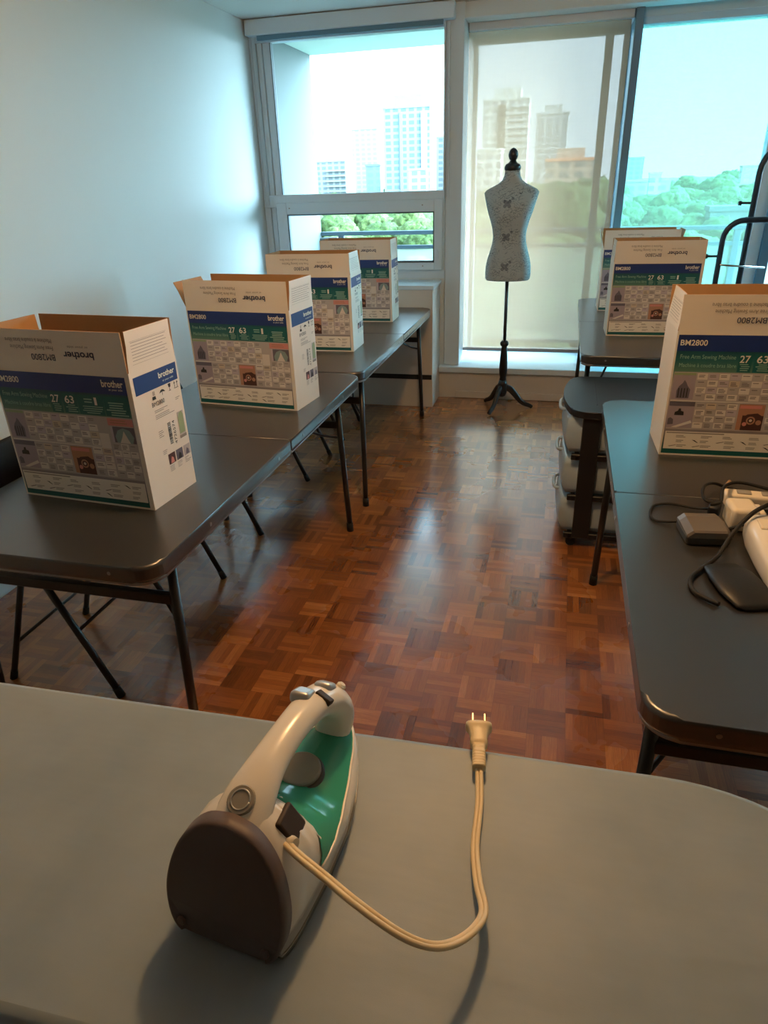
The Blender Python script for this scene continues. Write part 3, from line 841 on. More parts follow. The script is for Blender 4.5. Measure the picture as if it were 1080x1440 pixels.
    flap(BD - 0.006, 'left_flap', (-x, 0, BH), -PI / 2, side_art, 0.007)
    return root

carton = make_carton()
# position, yaw, tilt of front, back, right and left flaps (positive = outwards), label
C_DEF = [
    ((-1.285, 1.615), -4.2, (1, 2, 1, 3), 'open white sewing machine box nearest the camera on the left, front in shade'),
    ((-1.208, 2.558), -5.5, (1, -4, 3, 28), 'open sewing machine box with side flap splayed out, second from the camera on the left'),
    ((-1.292, 3.571), 1.0, (0, 0, -6, -2), 'open sewing machine box at the near end of the far left table'),
    ((-1.282, 4.414), 1.8, (0, 0, -3, 2), 'open sewing machine box closest to the left window'),
    ((0.563, 2.2855), 1.8, (2, 2, 2, -6), 'open sewing machine box beside the tangle of cords on the right table'),
    ((0.4765, 4.125), 1.5, (1, 3, 0, -3), 'open sewing machine box in front on the table behind the drawer cart'),
    ((0.4545, 4.924), 1.0, (0, 3, 14, 14), 'sewing machine box half hidden behind another box at the right window'),
]
for i, ((cx, cy), yaw, tl, lb) in enumerate(C_DEF):
    c = carton if i == 0 else copy_tree(carton)
    c.location = (cx, cy, 0.7375); c.rotation_euler = (0, 0, math.radians(yaw))
    tag(c, lb, 'box', 'sewing machine boxes')
    for ch in kids(c):
        n = ch.name.split('.')[0]
        if n.endswith('_flap'):
            k = ('front_flap', 'back_flap', 'right_flap', 'left_flap').index(n)
            ch.rotation_euler = (math.radians(tl[k]), 0, ch.rotation_euler[2])

# ------------------------------------------------------------------ dress form
DX, DYF = -0.378, 4.92
df = empty('dress_form', (DX, DYF, 0), label='printed linen dress form on a black tripod stand before the shade', cat='dress form')
prof = [  # z, half width, half depth, y shift
    (0.922, 0.142, 0.105, 0.0), (0.930, 0.150, 0.110, 0.0), (0.965, 0.154, 0.112, 0.004), (1.01, 0.151, 0.108, 0.004), (1.06, 0.141, 0.100, 0.0), (1.11, 0.125, 0.091, -0.004),
    (1.16, 0.112, 0.084, -0.006), (1.20, 0.108, 0.082, -0.008), (1.25, 0.114, 0.088, -0.012), (1.30, 0.128, 0.100, -0.018), (1.35, 0.146, 0.106, -0.02), (1.40, 0.160, 0.098, -0.012),
    (1.44, 0.171, 0.084, -0.002), (1.463, 0.177, 0.068, 0.004), (1.480, 0.162, 0.060, 0.006), (1.498, 0.126, 0.054, 0.008), (1.515, 0.090, 0.050, 0.008), (1.535, 0.064, 0.047, 0.006), (1.56, 0.052, 0.045, 0.003), (1.592, 0.047, 0.044, 0.0)]
b = MB(); rings = []
for z, hw, hd, ys in prof:
    ring = []
    for k in range(40):
        a = 2 * PI * k / 40; e = 0.82
        c_, s_ = math.cos(a), math.sin(a)
        ring.append((hw * math.copysign(abs(c_) ** e, c_), ys + hd * math.copysign(abs(s_) ** e, s_), z))
    rings.append(ring)
b.loft(rings, M['dress']); b.build('torso', df)
b = MB(); b.lathe([(0.046, 1.590), (0.052, 1.597), (0.053, 1.612), (0.046, 1.626), (0.030, 1.634), (0.022, 1.642), (0.020, 1.650)], M['dark_wood']); b.build('neck_cap', df)
b = MB(); b.lathe([(0.014, 1.648), (0.024, 1.656), (0.030, 1.672), (0.0305, 1.686), (0.025, 1.704), (0.014, 1.716), (0.003, 1.721)], M['dark_wood']); b.build('finial', df)
b = MB(); b.tube([(0.0, 0, 0.50), (-0.002, 0, 0.93)], 0.0115, M['gunmetal'], 14); tag(b.build('pole', df), 'thin grey steel pole')
b = MB(); b.lathe([(0.018, 0.215), (0.026, 0.222), (0.022, 0.24), (0.027, 0.262), (0.030, 0.30), (0.026, 0.40), (0.021, 0.455), (0.019, 0.465), (0.028, 0.472), (0.031, 0.484), (0.028, 0.496), (0.017, 0.507)], M['dark_wood']); b.build('column', df)
b = MB(); b.lathe([(0.012, 0.095), (0.026, 0.105), (0.034, 0.13), (0.034, 0.19), (0.026, 0.218)], M['dark_wood']); b.build('hub', df)
for fx, fy in ((-0.132, 0.14), (-0.072, -0.17), (0.213, 0.03)):
    r_ = math.hypot(fx, fy); ux, uy = fx / r_, fy / r_
    b = MB()
    path = [(0.02, 0.165), (0.055, 0.15), (0.095, 0.105), (0.13, 0.062), (0.165, 0.038), (0.195, 0.026), (0.212, 0.014)]
    sc = r_ / 0.205
    pts = spline([(ux * d_ * sc, uy * d_ * sc, z) for d_, z in path], 4)
    n = len(pts)
    b.tube(pts, [(0.017 - 0.003 * k / n, 0.026 - 0.013 * k / n) for k in range(n)], M['dark_wood'], 12)
    b.build('leg', df)

# ------------------------------------------------------------------ drawer cart
ct = empty('drawer_cart', (0.095, 2.855, 0), label='black storage cart with frosted white drawers, standing between the right tables', cat='drawer cart')
CW, CD, CTOP = 0.56, 0.40, 0.655      # CW along Y, CD along X
b = MB(); pts = rr_outline(-0.005, -0.012, CD, CW + 0.012, (0.06, 0.02, 0.02, 0.06))
bow = [(px - (0.045 * (1 - ((py - CW / 2) / (CW / 2 + 0.012)) ** 2) if px < 0.04 else 0), py) for px, py in pts]
def dense(p, n=5):
    o = []
    for k in range(len(p)):
        a, c = p[k], p[(k + 1) % len(p)]
        m_ = n if math.hypot(c[0] - a[0], c[1] - a[1]) > 0.1 else 1
        o += [(a[0] + (c[0] - a[0]) * j / m_, a[1] + (c[1] - a[1]) * j / m_) for j in range(m_)]
    return o
pts = dense(pts, 8)
bow = [(px - (0.05 * (1 - ((py - CW / 2) / (CW / 2 + 0.013)) ** 2) if px < 0.056 else 0), py) for px, py in pts]
b.prism(bow, CTOP - 0.03, CTOP, M['cart'], 0.008, 3); b.build('top', ct)
b = MB(); b.box((0.085, 0.10, CTOP - 0.001), (0.09, CW - 0.10, CTOP + 0.0015), M['blacksoft']); b.build('seam', ct)
for y0 in (0.0, CW - 0.03):
    for x0 in (0.032, CD - 0.09):
        b = MB(); b.box((x0, y0, 0.05), (x0 + 0.075, y0 + 0.03, CTOP - 0.028), M['cart'], 0.004); b.build('post', ct)
for k, z in enumerate((0.045, 0.235, 0.43)):
    b = MB()
    for y0 in (0.003, CW - 0.025):
        b.box((-0.005, y0, z), (CD - 0.01, y0 + 0.022, z + 0.028), M['cart'], 0.005)
    b.box((CD - 0.03, 0.003, z), (CD - 0.01, CW - 0.003, z + 0.028), M['cart'], 0.004)
    b.box((0.012, 0.003, z), (0.03, CW - 0.003, z + 0.02), M['cart'], 0.004)
    b.build('shelf_rail', ct)
for z0, z1 in ((0.076, 0.232), (0.266, 0.427), (0.461, 0.622)):
    b = MB(); x0 = -0.012
    outl = []
    for k in range(11):
        yy = 0.03 + (CW - 0.06) * k / 10
        outl.append((x0 - 0.028 * (1 - ((yy - CW / 2) / (CW / 2)) ** 2), yy))
    rings = []
    for zz, ex in ((z0, 0.004), (z0 + 0.02, -0.006), ((z0 + z1) / 2, -0.014), (z1 - 0.025, -0.006), (z1, 0.006)):
        rings.append([(p[0] + ex, p[1], zz) for p in outl] + [(CD - 0.035, CW - 0.03, zz), (CD - 0.035, 0.03, zz)])
    b.loft(rings, M['poly'])
    dr = b.build('drawer', ct)
    b = MB(); b.tube(spline([(x0 - 0.012, CW / 2 - 0.09, z1 - 0.02), (x0 - 0.046, CW / 2 - 0.07, z1 - 0.022), (x0 - 0.052, CW / 2, z1 - 0.024), (x0 - 0.046, CW / 2 + 0.07, z1 - 0.022), (x0 - 0.012, CW / 2 + 0.09, z1 - 0.02)], 5), 0.008, M['poly'], 10); b.build('handle', dr)
for x0 in (0.03, CD - 0.05):
    for y0 in (0.03, CW - 0.03):
        b = MB(); b.disc((x0 - 0.0, y0 - 0.011, 0.022), (0, 1, 0), 0.022, 0.022, M['rubber'], 18, 0.003); b.tube([(x0, y0, 0.03), (x0, y0, 0.055)], 0.012, M['cart'], 10); b.build('caster', ct)

# ------------------------------------------------------------------ garment rack at the right window
gr = empty('garment_rack', (0.93, 4.85, 0), label='dark steel garment rack with peg hooks before the right window', cat='garment rack')
def hoop(x0, x1, zt, y, rad=0.09):
    p = [(x0, y, 0.05), (x0, y, zt - rad)]
    for k in range(1, 7):
        a = PI - 0.5 * PI * k / 6
        p.append((x0 + rad + rad * math.cos(a), y, zt - rad + rad * math.sin(a)))
    for k in range(0, 7):
        a = 0.5 * PI - 0.5 * PI * k / 6
        p.append((x1 - rad + rad * math.cos(a), y, zt - rad + rad * math.sin(a)))
    p += [(x1, y, 0.05)]
    return p
b = MB(); b.tube(hoop(0.0, 0.78, 1.275, 0.0, 0.11), 0.017, M['rack'], 12); b.build('low_hoop', gr)
b = MB(); b.tube(hoop(0.165, 0.78, 1.70, 0.13, 0.17), 0.018, M['rack'], 12); b.build('tall_hoop', gr)
for x, y, z in ((0.0, 0, 1.07), (0.165, 0.13, 1.365), (0.78, 0, 1.07)):
    s = -1 if x < 0.5 else 1
    b = MB(); b.tube([(x, y, z), (x + s * 0.075, y, z)], 0.007, M['rack'], 10)
    b.disc((x + s * 0.07, y, z), (s, 0, 0), 0.014, 0.018, M['rack'], 16, 0.004); b.build('peg', gr)
b = MB(); b.tube([(0.005, -0.012, 1.02), (0.30, 0.135, 0.985)], 0.006, M['chrome'], 10); tag(b.build('rail', gr), 'thin chrome rail')
for x in (0.0, 0.78):
    b = MB(); b.tube([(x, -0.22, 0.03), (x, 0.22, 0.03)], 0.0145, M['rack'], 12); b.box((x - 0.016, -0.235, 0.0), (x + 0.016, -0.20, 0.03), M['rubber'], 0.004); b.box((x - 0.016, 0.20, 0.0), (x + 0.016, 0.235, 0.03), M['rubber'], 0.004); b.build('foot', gr)
b = MB(); b.tube([(0.165, 0.0, 0.25), (0.165, 0.13, 0.25)], 0.01, M['rack'], 10); b.tube([(0, 0.0, 0.25), (0.78, 0, 0.25)], 0.011, M['rack'], 10); b.build('stretcher', gr)

# ------------------------------------------------------------------ things on the right table
TZ = 0.738
fp = empty('foot_pedal', (0.383, 1.618, TZ), math.radians(7), label='grey sewing machine foot pedal lying on the right table', cat='foot pedal')
b = MB(); b.prism(rr_outline(-0.052, -0.052, 0.052, 0.052, (0.012,) * 4, 4), 0.0, 0.018, M['pedal_base'], 0.003, 2); b.build('base', fp)
b = MB()
rings = []
for yy, z0, z1, ins in ((-0.054, 0.019, 0.034, 0.003), (-0.049, 0.019, 0.038, 0), (0.02, 0.019, 0.042, 0), (0.047, 0.019, 0.038, 0.002), (0.053, 0.019, 0.032, 0.006)):
    w_ = 0.053 - ins
    rings.append([(-w_, yy, z0), (w_, yy, z0), (w_, yy, z1 - 0.012), (w_ - 0.014, yy, z1), (-w_ + 0.014, yy, z1), (-w_, yy, z1 - 0.012)])
b.loft(rings, M['pedal_top'], smooth=False); b.build('treadle', fp)
ad = empty('power_adapter', (0.478, 1.690, TZ), math.radians(4), label='chunky cream power adapter beside the grey foot pedal', cat='power adapter')
b = MB(); b.box((-0.031, -0.04, 0.0), (0.034, 0.04, 0.062), M['cream'], 0.011, 3); b.build('body', ad)
b = MB(); b.box((0.034, -0.028, 0.008), (0.052, 0.03, 0.05), M['cream'], 0.005, 2); b.build('plug_face', ad)
ps = empty('power_strip', (0.60, 1.815, TZ), math.radians(-4), label='cream power strip lying behind the chunky adapter', cat='power strip')
b = MB(); b.box((-0.135, -0.024, 0.0), (0.14, 0.024, 0.036), M['cream'], 0.008, 3); b.build('body', ps)
for k in range(4):
    b = MB(); b.box((-0.105 + 0.06 * k, -0.013, 0.0355), (-0.07 + 0.06 * k, 0.013, 0.0375), M['greyplug'], 0.003); b.build('socket', ps)
sm = empty('handheld_gadget', (0.508, 1.46, TZ), math.radians(-2), label='glossy white oblong gadget at the picture edge on the right table', cat='gadget')
def sq(c): return math.copysign(abs(c) ** 0.55, c)
b = MB(); rings = []
for yy, hw, zt, xo in ((-0.215, 0.010, 0.020, 0.016), (-0.208, 0.020, 0.034, 0.014), (-0.18, 0.031, 0.050, 0.008), (-0.10, 0.040, 0.064, 0.004), (0.0, 0.046, 0.074, 0.0), (0.09, 0.05, 0.078, 0.0), (0.145, 0.047, 0.074, 0.002), (0.16, 0.036, 0.06, 0.004)):
    rings.append([(xo + hw * sq(math.cos(2 * PI * k / 28)), yy, zt / 2 + zt / 2 * sq(math.sin(2 * PI * k / 28))) for k in range(28)])
b.loft(rings, M['white_plastic']); b.build('shell', sm)
b = MB(); b.box((0.004, -0.16, 0.050), (0.030, -0.04, 0.068), M['greyplug'], 0.006); b.build('grip', sm)
b = MB(); b.box((-0.03, 0.06, 0.074), (0.03, 0.11, 0.0805), M['cream'], 0.003); b.build('lid', sm)
pc = MB(); rings = []
for k, (yy, w_, h_) in enumerate(((-0.085, 0.035, 0.006), (-0.075, 0.055, 0.014), (-0.02, 0.068, 0.022), (0.04, 0.062, 0.024), (0.08, 0.05, 0.018), (0.088, 0.04, 0.006))):
    rings.append([(w_ * 0.8 * math.copysign(abs(math.cos(2 * PI * j / 20)) ** 0.7, math.cos(2 * PI * j / 20)), yy, h_ / 2 + h_ / 2 * math.sin(2 * PI * j / 20)) for j in range(20)])
pc.loft(rings, M['blacksoft']); po = pc.build('accessory_pouch', None, (0.418, 1.375, TZ), (0, 0, math.radians(16)))
tag(po, 'flat black pouch lying beside the white gadget', 'pouch')
bp = MB(); bp.box((-0.014, -0.03, 0), (0.014, 0.022, 0.03), M['blacksoft'], 0.006, 2); bp.tube([(0, 0.02, 0.015), (0, 0.05, 0.015)], [0.009, 0.005], M['blacksoft'], 10)
bpo = bp.build('black_plug', None, (0.432, 1.752, TZ), (0, 0, math.radians(-18))); tag(bpo, 'black moulded plug between the foot pedal and adapter', 'plug')
def cable(name, pts, r, m, label, cat='cord', group='black cords on the right table'):
    b = MB(); b.tube(spline(pts, 7), r, m, 8); o = b.build(name); tag(o, label, cat, group); return o
z = TZ
cable('pedal_cord', [(0.330, 1.662, z + 0.012), (0.305, 1.668, z + 0.006), (0.278, 1.675, z + 0.004), (0.270, 1.71, z + 0.004), (0.285, 1.765, z + 0.004), (0.33, 1.785, z + 0.004), (0.385, 1.765, z + 0.006), (0.425, 1.735, z + 0.02)], 0.0036, M['rubber'], 'thin black cord looping out left of the foot pedal')
cable('appliance_cord', [(0.418, 1.705, z + 0.05), (0.398, 1.72, z + 0.052), (0.40, 1.775, z + 0.05), (0.425, 1.86, z + 0.035), (0.46, 1.91, z + 0.02), (0.50, 1.915, z + 0.006), (0.56, 1.895, z + 0.004)], 0.0042, M['rubber'], 'black cord looped upright over the black plug')
cable('mains_cord', [(0.405, 1.69, z + 0.053), (0.43, 1.70, z + 0.058), (0.445, 1.76, z + 0.072), (0.48, 1.79, z + 0.076), (0.53, 1.785, z + 0.072), (0.60, 1.76, z + 0.06), (0.66, 1.72, z + 0.03)], 0.0042, M['rubber'], 'black cord arching over the top of the cream adapter')
cable('extension_cord', [(0.64, 1.80, z + 0.07), (0.585, 1.71, z + 0.10), (0.53, 1.63, z + 0.10), (0.475, 1.585, z + 0.086), (0.43, 1.545, z + 0.046), (0.395, 1.49, z + 0.016), (0.355, 1.44, z + 0.0065), (0.322, 1.385, z + 0.0062), (0.325, 1.33, z + 0.0062), (0.365, 1.295, z + 0.0062)], 0.0052, M['rubber'], 'thick black cord crossing before the adapter and curving round the black pouch')
cable('charger_cord', [(0.44, 1.636, z + 0.012), (0.48, 1.638, z + 0.03), (0.53, 1.642, z + 0.05), (0.60, 1.66, z + 0.062), (0.65, 1.68, z + 0.055)], 0.004, M['rubber'], 'short black cord running level across the front of the adapter')
ti = MB(); ti.tube([(0.452, 1.775, z + 0.068), (0.478, 1.845, z + 0.055)], 0.005, M['orange'] if 'orange' in M else M['kraft'], 8)
tio = ti.build('cable_tie', None); tag(tio, 'brown cardboard strip tied round the cords behind the black plug', 'cable tie')

# ------------------------------------------------------------------ ironing board
BZ = 0.925
ib = empty('ironing_board', (0, 0, 0), label='ironing board with a plain grey blue cover, under the iron', cat='ironing board')
BANG = math.radians(1.47)
ca, sa = math.cos(BANG), math.sin(BANG)
def brot(px, py):   # board frame: px along, py across from the far edge
    return (-0.04 + px * ca - py * sa, 0.6225 + px * sa + py * ca)
xl, xr, wd = -1.05, 0.385, 0.384
ol = []
for k in range(13):     # right end: broad rounded far corner
    a = PI / 2 - PI / 2 * k / 12
    ol.append((xr - 0.19 + 0.19 * math.cos(a), -0.13 + 0.13 * math.sin(a)))
for k in range(13):
    a = -PI / 2 * k / 12
    ol.append((xr - 0.12 + 0.12 * math.cos(a), -wd + 0.12 + 0.12 * math.sin(a)))
for k in range(17):     # tapered nose, out of view to the left
    a = -PI / 2 - PI * k / 16
    ol.append((xl + 0.16 + 0.30 * math.cos(a), -wd / 2 + (wd / 2) * math.sin(a)))
ol = ol[::-1]
b = MB(); pts = [brot(*p) for p in ol]
rings = []
cxm = sum(p[0] for p in pts) / len(pts); cym = sum(p[1] for p in pts) / len(pts)
def inset(d_, z_):
    n = len(pts); o = []
    for k in range(n):
        a = Vector(pts[k - 1]); c = Vector(pts[(k + 1) % n]); t_ = (c - a).normalized(); nn = Vector((-t_.y, t_.x))
        if nn.dot(Vector((cxm, cym)) - Vector(pts[k])) < 0:
            nn = -nn
        q_ = Vector(pts[k]) + nn * d_; o.append((q_.x, q_.y, z_))
    return o
for d_, z_ in ((0.02, BZ - 0.035), (0.004, BZ - 0.03), (0.0, BZ - 0.018), (0.002, BZ - 0.008), (0.006, BZ - 0.003), (0.013, BZ)):
    rings.append(inset(d_, z_))
b.loft(rings, M['cover']); b.build('cover', ib)
b = MB(); b.loft([inset(0.022, BZ - 0.05), inset(0.022, BZ - 0.034)], M['trim'], smooth=False); b.build('metal_deck', ib)
def ip(px, py, z_):
    q_ = brot(px, py); return (q_[0], q_[1], z_)
for px0, px1 in ((-0.55, 0.25), (0.20, -0.60)):
    b = MB()
    b.tube([ip(px0, -wd / 2, BZ - 0.055), ip(px1, -wd / 2, 0.02)], 0.013, M['trim'], 12); lg = b.build('leg', ib)
    b = MB(); b.tube([ip(px1, -wd / 2 - 0.16, 0.016), ip(px1, -wd / 2 + 0.16, 0.016)], 0.013, M['trim'], 12); b.build('foot_bar', lg)

# ------------------------------------------------------------------ steam iron
IA = math.radians(83)
ir = empty('steam_iron', (-0.250, 0.334, BZ + 0.0008), IA - PI / 2, label='white and teal steam iron resting on the ironing board', cat='iron')
L = 0.272
def hwf(t):
    K = ((0, 0.055), (0.04, 0.0585), (0.12, 0.061), (0.3, 0.062), (0.5, 0.059), (0.65, 0.051), (0.78, 0.039), (0.88, 0.026), (0.95, 0.014), (0.985, 0.006), (1.0, 0.0012))
    for (a, va), (c, vc) in zip(K[:-1], K[1:]):
        if t <= c:
            u = (t - a) / (c - a); return va + (vc - va) * u
    return 0.0012
TS = [0, 0.02, 0.05, 0.1, 0.16, 0.22, 0.28, 0.34, 0.42, 0.5, 0.58, 0.66, 0.74, 0.8, 0.86, 0.91, 0.95, 0.98, 1.0]
outl = [(hwf(t), t * L) for t in TS]
full = outl + [(-x_, y_) for x_, y_ in outl[::-1]]
b = MB(); b.prism(full, 0.0, 0.006, M['steel'], 0.0015, 1); tag(b.build('soleplate', ir), 'polished metal soleplate')
b = MB(); b.prism([(x_ * 0.975, y_ * 0.985 + 0.001) for x_, y_ in full], 0.006, 0.0185, M['iron_band']); b.build('heat_band', ir)
def Ht(t):
    K = ((0, 0.122), (0.1, 0.126), (0.2, 0.124), (0.27, 0.112), (0.34, 0.088), (0.42, 0.068), (0.52, 0.058), (0.7, 0.054), (0.84, 0.054), (0.94, 0.05), (1.0, 0.036))
    for (a, va), (c, vc) in zip(K[:-1], K[1:]):
        if t <= c:
            u = (t - a) / (c - a); u = u * u * (3 - 2 * u); return va + (vc - va) * u
    return 0.036
GP = ((0.0, 0.96), (0.12, 1.0), (0.25, 1.03), (0.42, 1.02), (0.58, 0.94), (0.72, 0.80), (0.84, 0.60), (0.93, 0.38), (0.985, 0.16), (1.0, 0.0))
def sect(t, shrink=1.0, lo=0.0, zoff=0.0):
    H_ = Ht(t); w_ = hwf(t); z0 = 0.012
    squeeze = 1.0
    pr = [(g * w_ * shrink * squeeze, z0 + (H_ - z0) * f + zoff) for f, g in GP if f >= lo]
    slant = 0.03 if t < 0.3 else 0.0
    def yy(z_):   # the heel leans forward
        return t * L + max(0, (0.28 - t) / 0.28) * 0.032 * (z_ / 0.122) - 0.0
    right = [(x_, yy(z_), z_) for x_, z_ in pr]
    left = [(-x_, yy(z_), z_) for x_, z_ in pr[::-1][1:]]
    return right + left
FT = [0.0, 0.008, 0.02, 0.035, 0.05] + [0.05 + 0.95 * k / 70 for k in range(1, 71)]
b = MB(); b.loft([sect(t) for t in FT], M['white_plastic']); b.build('body', ir)
def side_pt(t, z_, s_, grow=1.022):
    H_ = Ht(t); f_ = min(1.0, max(0.0, (z_ - 0.012) / (H_ - 0.012)))
    for (a_, ga), (c_, gc) in zip(GP[:-1], GP[1:]):
        if f_ <= c_:
            g_ = ga + (gc - ga) * (f_ - a_) / (c_ - a_); break
    x_ = g_ * hwf(t) * grow
    y_ = t * L + max(0, (0.28 - t) / 0.28) * 0.032 * (z_ / 0.122)
    return (s_ * x_, y_, z_ + 0.001 * f_)
tb = MB(); lips = []
for s_ in (-1, 1):
    strips = []; lip = []
    for k in range(27):
        t = 0.235 + 0.69 * k / 26
        zl = 0.040 + 0.004 * max(0, (0.4 - t) / 0.165); H_ = Ht(t)
        zu = min(H_, zl + 0.0005 + (t - 0.235) / 0.125 * 0.06)
        strips.append([side_pt(t, zl + (zu - zl) * (1 - (1 - j / 12) ** 1.6), s_) for j in range(13)])
        q_ = side_pt(t, zl, s_, 1.02); lip.append(q_)
    tb.loft(strips, M['teal'], closed=False, cap=False); lips.append(lip)
tag(tb.build('water_tank', ir), 'translucent teal water tank')
for lip in lips:
    b = MB(); b.tube(lip, 0.0016, M['white_plastic'], 8); b.build('tank_lip', ir)
# dark heel plate
hp = [(0.0, -0.006), (0.030, -0.004), (0.048, 0.001), (0.058, 0.013), (0.063, 0.034), (0.0625, 0.056), (0.055, 0.083), (0.042, 0.104), (0.024, 0.118), (0.0, 0.123)]
hp = [(q_.x * 0.97, max(q_.y + 0.004, 0.0012)) for q_ in spline([(x_, z_, 0) for x_, z_ in hp], 5)]
hfull = hp + [(-x_, z_) for x_, z_ in hp[::-1][1:-1]]
def heel_ring(off, s):
    c0 = 0.055
    return [(x_ * s, -0.012 + 0.03 * (max(z_, 0) / 0.122) ** 1.15 + off + (0.004 if z_ < 0.004 else 0), c0 + (z_ - c0) * s) for x_, z_ in hfull]
b = MB(); b.loft([heel_ring(0.016, 1.0), heel_ring(0.004, 1.0), heel_ring(0.0008, 0.985), heel_ring(0.0, 0.95)], M['heel'])
hpo = tag(b.build('heel_plate', ir), 'dark plum brown heel plate')
b = MB()
for sx_ in (-1, 1):
    b.disc((sx_ * 0.044, -0.0085, 0.018), (0, -1, 0.25), 0.0045, 0.0022, M['heel'], 14, 0.001)
b.build('heel_stud', hpo)
# handle
b = MB()
hpth = [((0, 0.035, 0.100), (0.030, 0.020)), ((0, 0.062, 0.118), (0.0255, 0.0155)), ((0, 0.090, 0.126), (0.0205, 0.0135)), ((0, 0.125, 0.1285), (0.0180, 0.0130)), ((0, 0.160, 0.126), (0.0185, 0.0135)), ((0, 0.192, 0.118), (0.021, 0.0155)),
        ((0, 0.218, 0.103), (0.0245, 0.019)), ((0, 0.232, 0.082), (0.0265, 0.0205)), ((0, 0.234, 0.060), (0.025, 0.020)), ((0, 0.230, 0.042), (0.020, 0.018))]
P3 = spline([h_[0] for h_ in hpth], 4); RX = spline([(h_[1][0], h_[1][1], 0) for h_ in hpth], 4)
b.tube(P3, [(q_.x, q_.y) for q_ in RX], M['white_plastic'], 20); b.build('handle', ir)
b = MB(); b.disc((0.0, 0.049, 0.1275), (0, -0.45, 0.9), 0.0135, 0.003, M['greyplug'], 32, 0.0012); b.tube([(0.009 * math.cos(2 * PI * k / 20), 0.0477 + 0.009 * 0.894 * math.sin(2 * PI * k / 20), 0.1303 + 0.009 * 0.447 * math.sin(2 * PI * k / 20)) for k in range(21)], 0.0009, M['silver'], 6); b.build('emblem', ir)
b = MB(); b.disc((0.0, 0.152, 0.054), (0.05, -0.06, 1), 0.0255, 0.006, M['pedal_base'], 36, 0.002); b.disc((0.0, 0.152, 0.060), (0.05, -0.06, 1), 0.022, 0.005, M['greyplug'], 36, 0.0015); b.build('temperature_dial', ir)
b = MB(); b.box((-0.014, -0.012, 0), (0.009, 0.011, 0.014), M['silver'], 0.005, 3, M=Matrix.Translation((-0.006, 0.184, 0.1255)) @ Matrix.Rotation(math.radians(-22), 4, 'X')); b.build('spray_button', ir)
b = MB(); b.box((-0.011, -0.010, 0), (0.011, 0.010, 0.016), M['silver'], 0.005, 3, M=Matrix.Translation((0.002, 0.212, 0.1135)) @ Matrix.Rotation(math.radians(-34), 4, 'X')); b.build('steam_button', ir)
b = MB(); b.box((0.001, -0.006, 0), (0.021, 0.005, 0.008), M['darkslot'], 0.001, 1, M=Matrix.Translation((0.0, 0.196, 0.1275)) @ Matrix.Rotation(math.radians(-26), 4, 'X') @ Matrix.Rotation(math.radians(24), 4, 'Y')); b.build('slider_slot', ir)
b = MB(); b.disc((0.010, 0.236, 0.107), (0.5, 0.4, 0.7), 0.0055, 0.007, M['cream'], 14, 0.002); b.build('spray_nozzle', ir)
b = MB(); b.box((0.0, -0.014, -0.012), (0.007, 0.016, 0.016), M['darkslot'], 0.003, 2, M=Matrix.Translation((0.0385, 0.060, 0.0955)) @ Matrix.Rotation(math.radians(-36), 4, 'Y') @ Matrix.Rotation(math.radians(10), 4, 'Z')); b.build('cord_recess', ir)
b = MB(); b.tube([(0.036, 0.050, 0.092), (0.052, 0.047, 0.094)], [0.008, 0.006], M['cream'], 12); b.build('cord_bushing', ir)

# the iron's flat twin flex and plug (cord and plug trail off the iron, so they are its parts)
fl = [(-0.203, 0.376, 1.02), (-0.188, 0.364, 1.024), (-0.1545, 0.35, 1.019), (-0.1259, 0.3378, 1.015), (-0.0878, 0.3284, 1.003), (-0.0625, 0.3338, 0.987), (-0.0444, 0.3508, 0.971), (-0.0302, 0.3756, 0.957), (-0.0252, 0.4007, 0.946), (-0.0342, 0.4338, 0.937), (-0.0421, 0.4752, 0.933), (-0.0444, 0.5315, 0.9325), (-0.0506, 0.579, 0.935)]
Mi = ir.matrix_basis.inverted() if False else (Matrix.Translation(ir.location) @ Matrix.Rotation(ir.rotation_euler[2], 4, 'Z')).inverted()
cp = spline(fl, 8)
b = MB()
for s in (-1, 1):
    off = []
    for k, p_ in enumerate(cp):
        t_ = (cp[min(k + 1, len(cp) - 1)] - cp[max(k - 1, 0)]).normalized()
        side = t_.cross(Vector((0, 0, 1))).normalized()
        tw = Vector((side.x, side.y, 0)) * 0.9 + Vector((0, 0, 0.25))
        off.append(Mi @ (p_ + tw * (s * 0.0022)))
    b.tube(off, 0.0027, M['cordw'], 10)
flex = b.build('power_cord', ir)
PS = 1.16
pd = Vector((-0.125, 0.992, 0.01)).normalized(); p0 = Vector((-0.0506, 0.5790, 0.9365)); sd = Vector((pd.y, -pd.x, 0)).normalized()
def pr_ring(d_, hw, hh, n=16, e=0.6):
    c_ = p0 + pd * (d_ * (PS if d_ > 0.02 else 1)); hw *= 1.22; hh *= 1.15
    return [Mi @ (c_ + sd * hw * math.copysign(abs(math.cos(2 * PI * k / n)) ** e, math.cos(2 * PI * k / n)) + Vector((0, 0, 1)) * hh * math.copysign(abs(math.sin(2 * PI * k / n)) ** e, math.sin(2 * PI * k / n))) for k in range(n)]
b = MB(); rings = []
for k in range(7):
    d_ = -0.004 + 0.0042 * k
    rings += [pr_ring(d_, 0.0062, 0.0052), pr_ring(d_ + 0.0028, 0.0066, 0.0056), pr_ring(d_ + 0.0030, 0.0056, 0.0048)]
rings += [pr_ring(0.0262, 0.0085, 0.0062), pr_ring(0.031, 0.0090, 0.0068), pr_ring(0.036, 0.0082, 0.0066), pr_ring(0.044, 0.0098, 0.0072), pr_ring(0.049, 0.0118, 0.0078), pr_ring(0.0505, 0.0135, 0.0085), pr_ring(0.0545, 0.0135, 0.0085), pr_ring(0.0555, 0.0125, 0.0075)]
b.loft(rings, M['cordw']); pl = b.build('plug', ir)
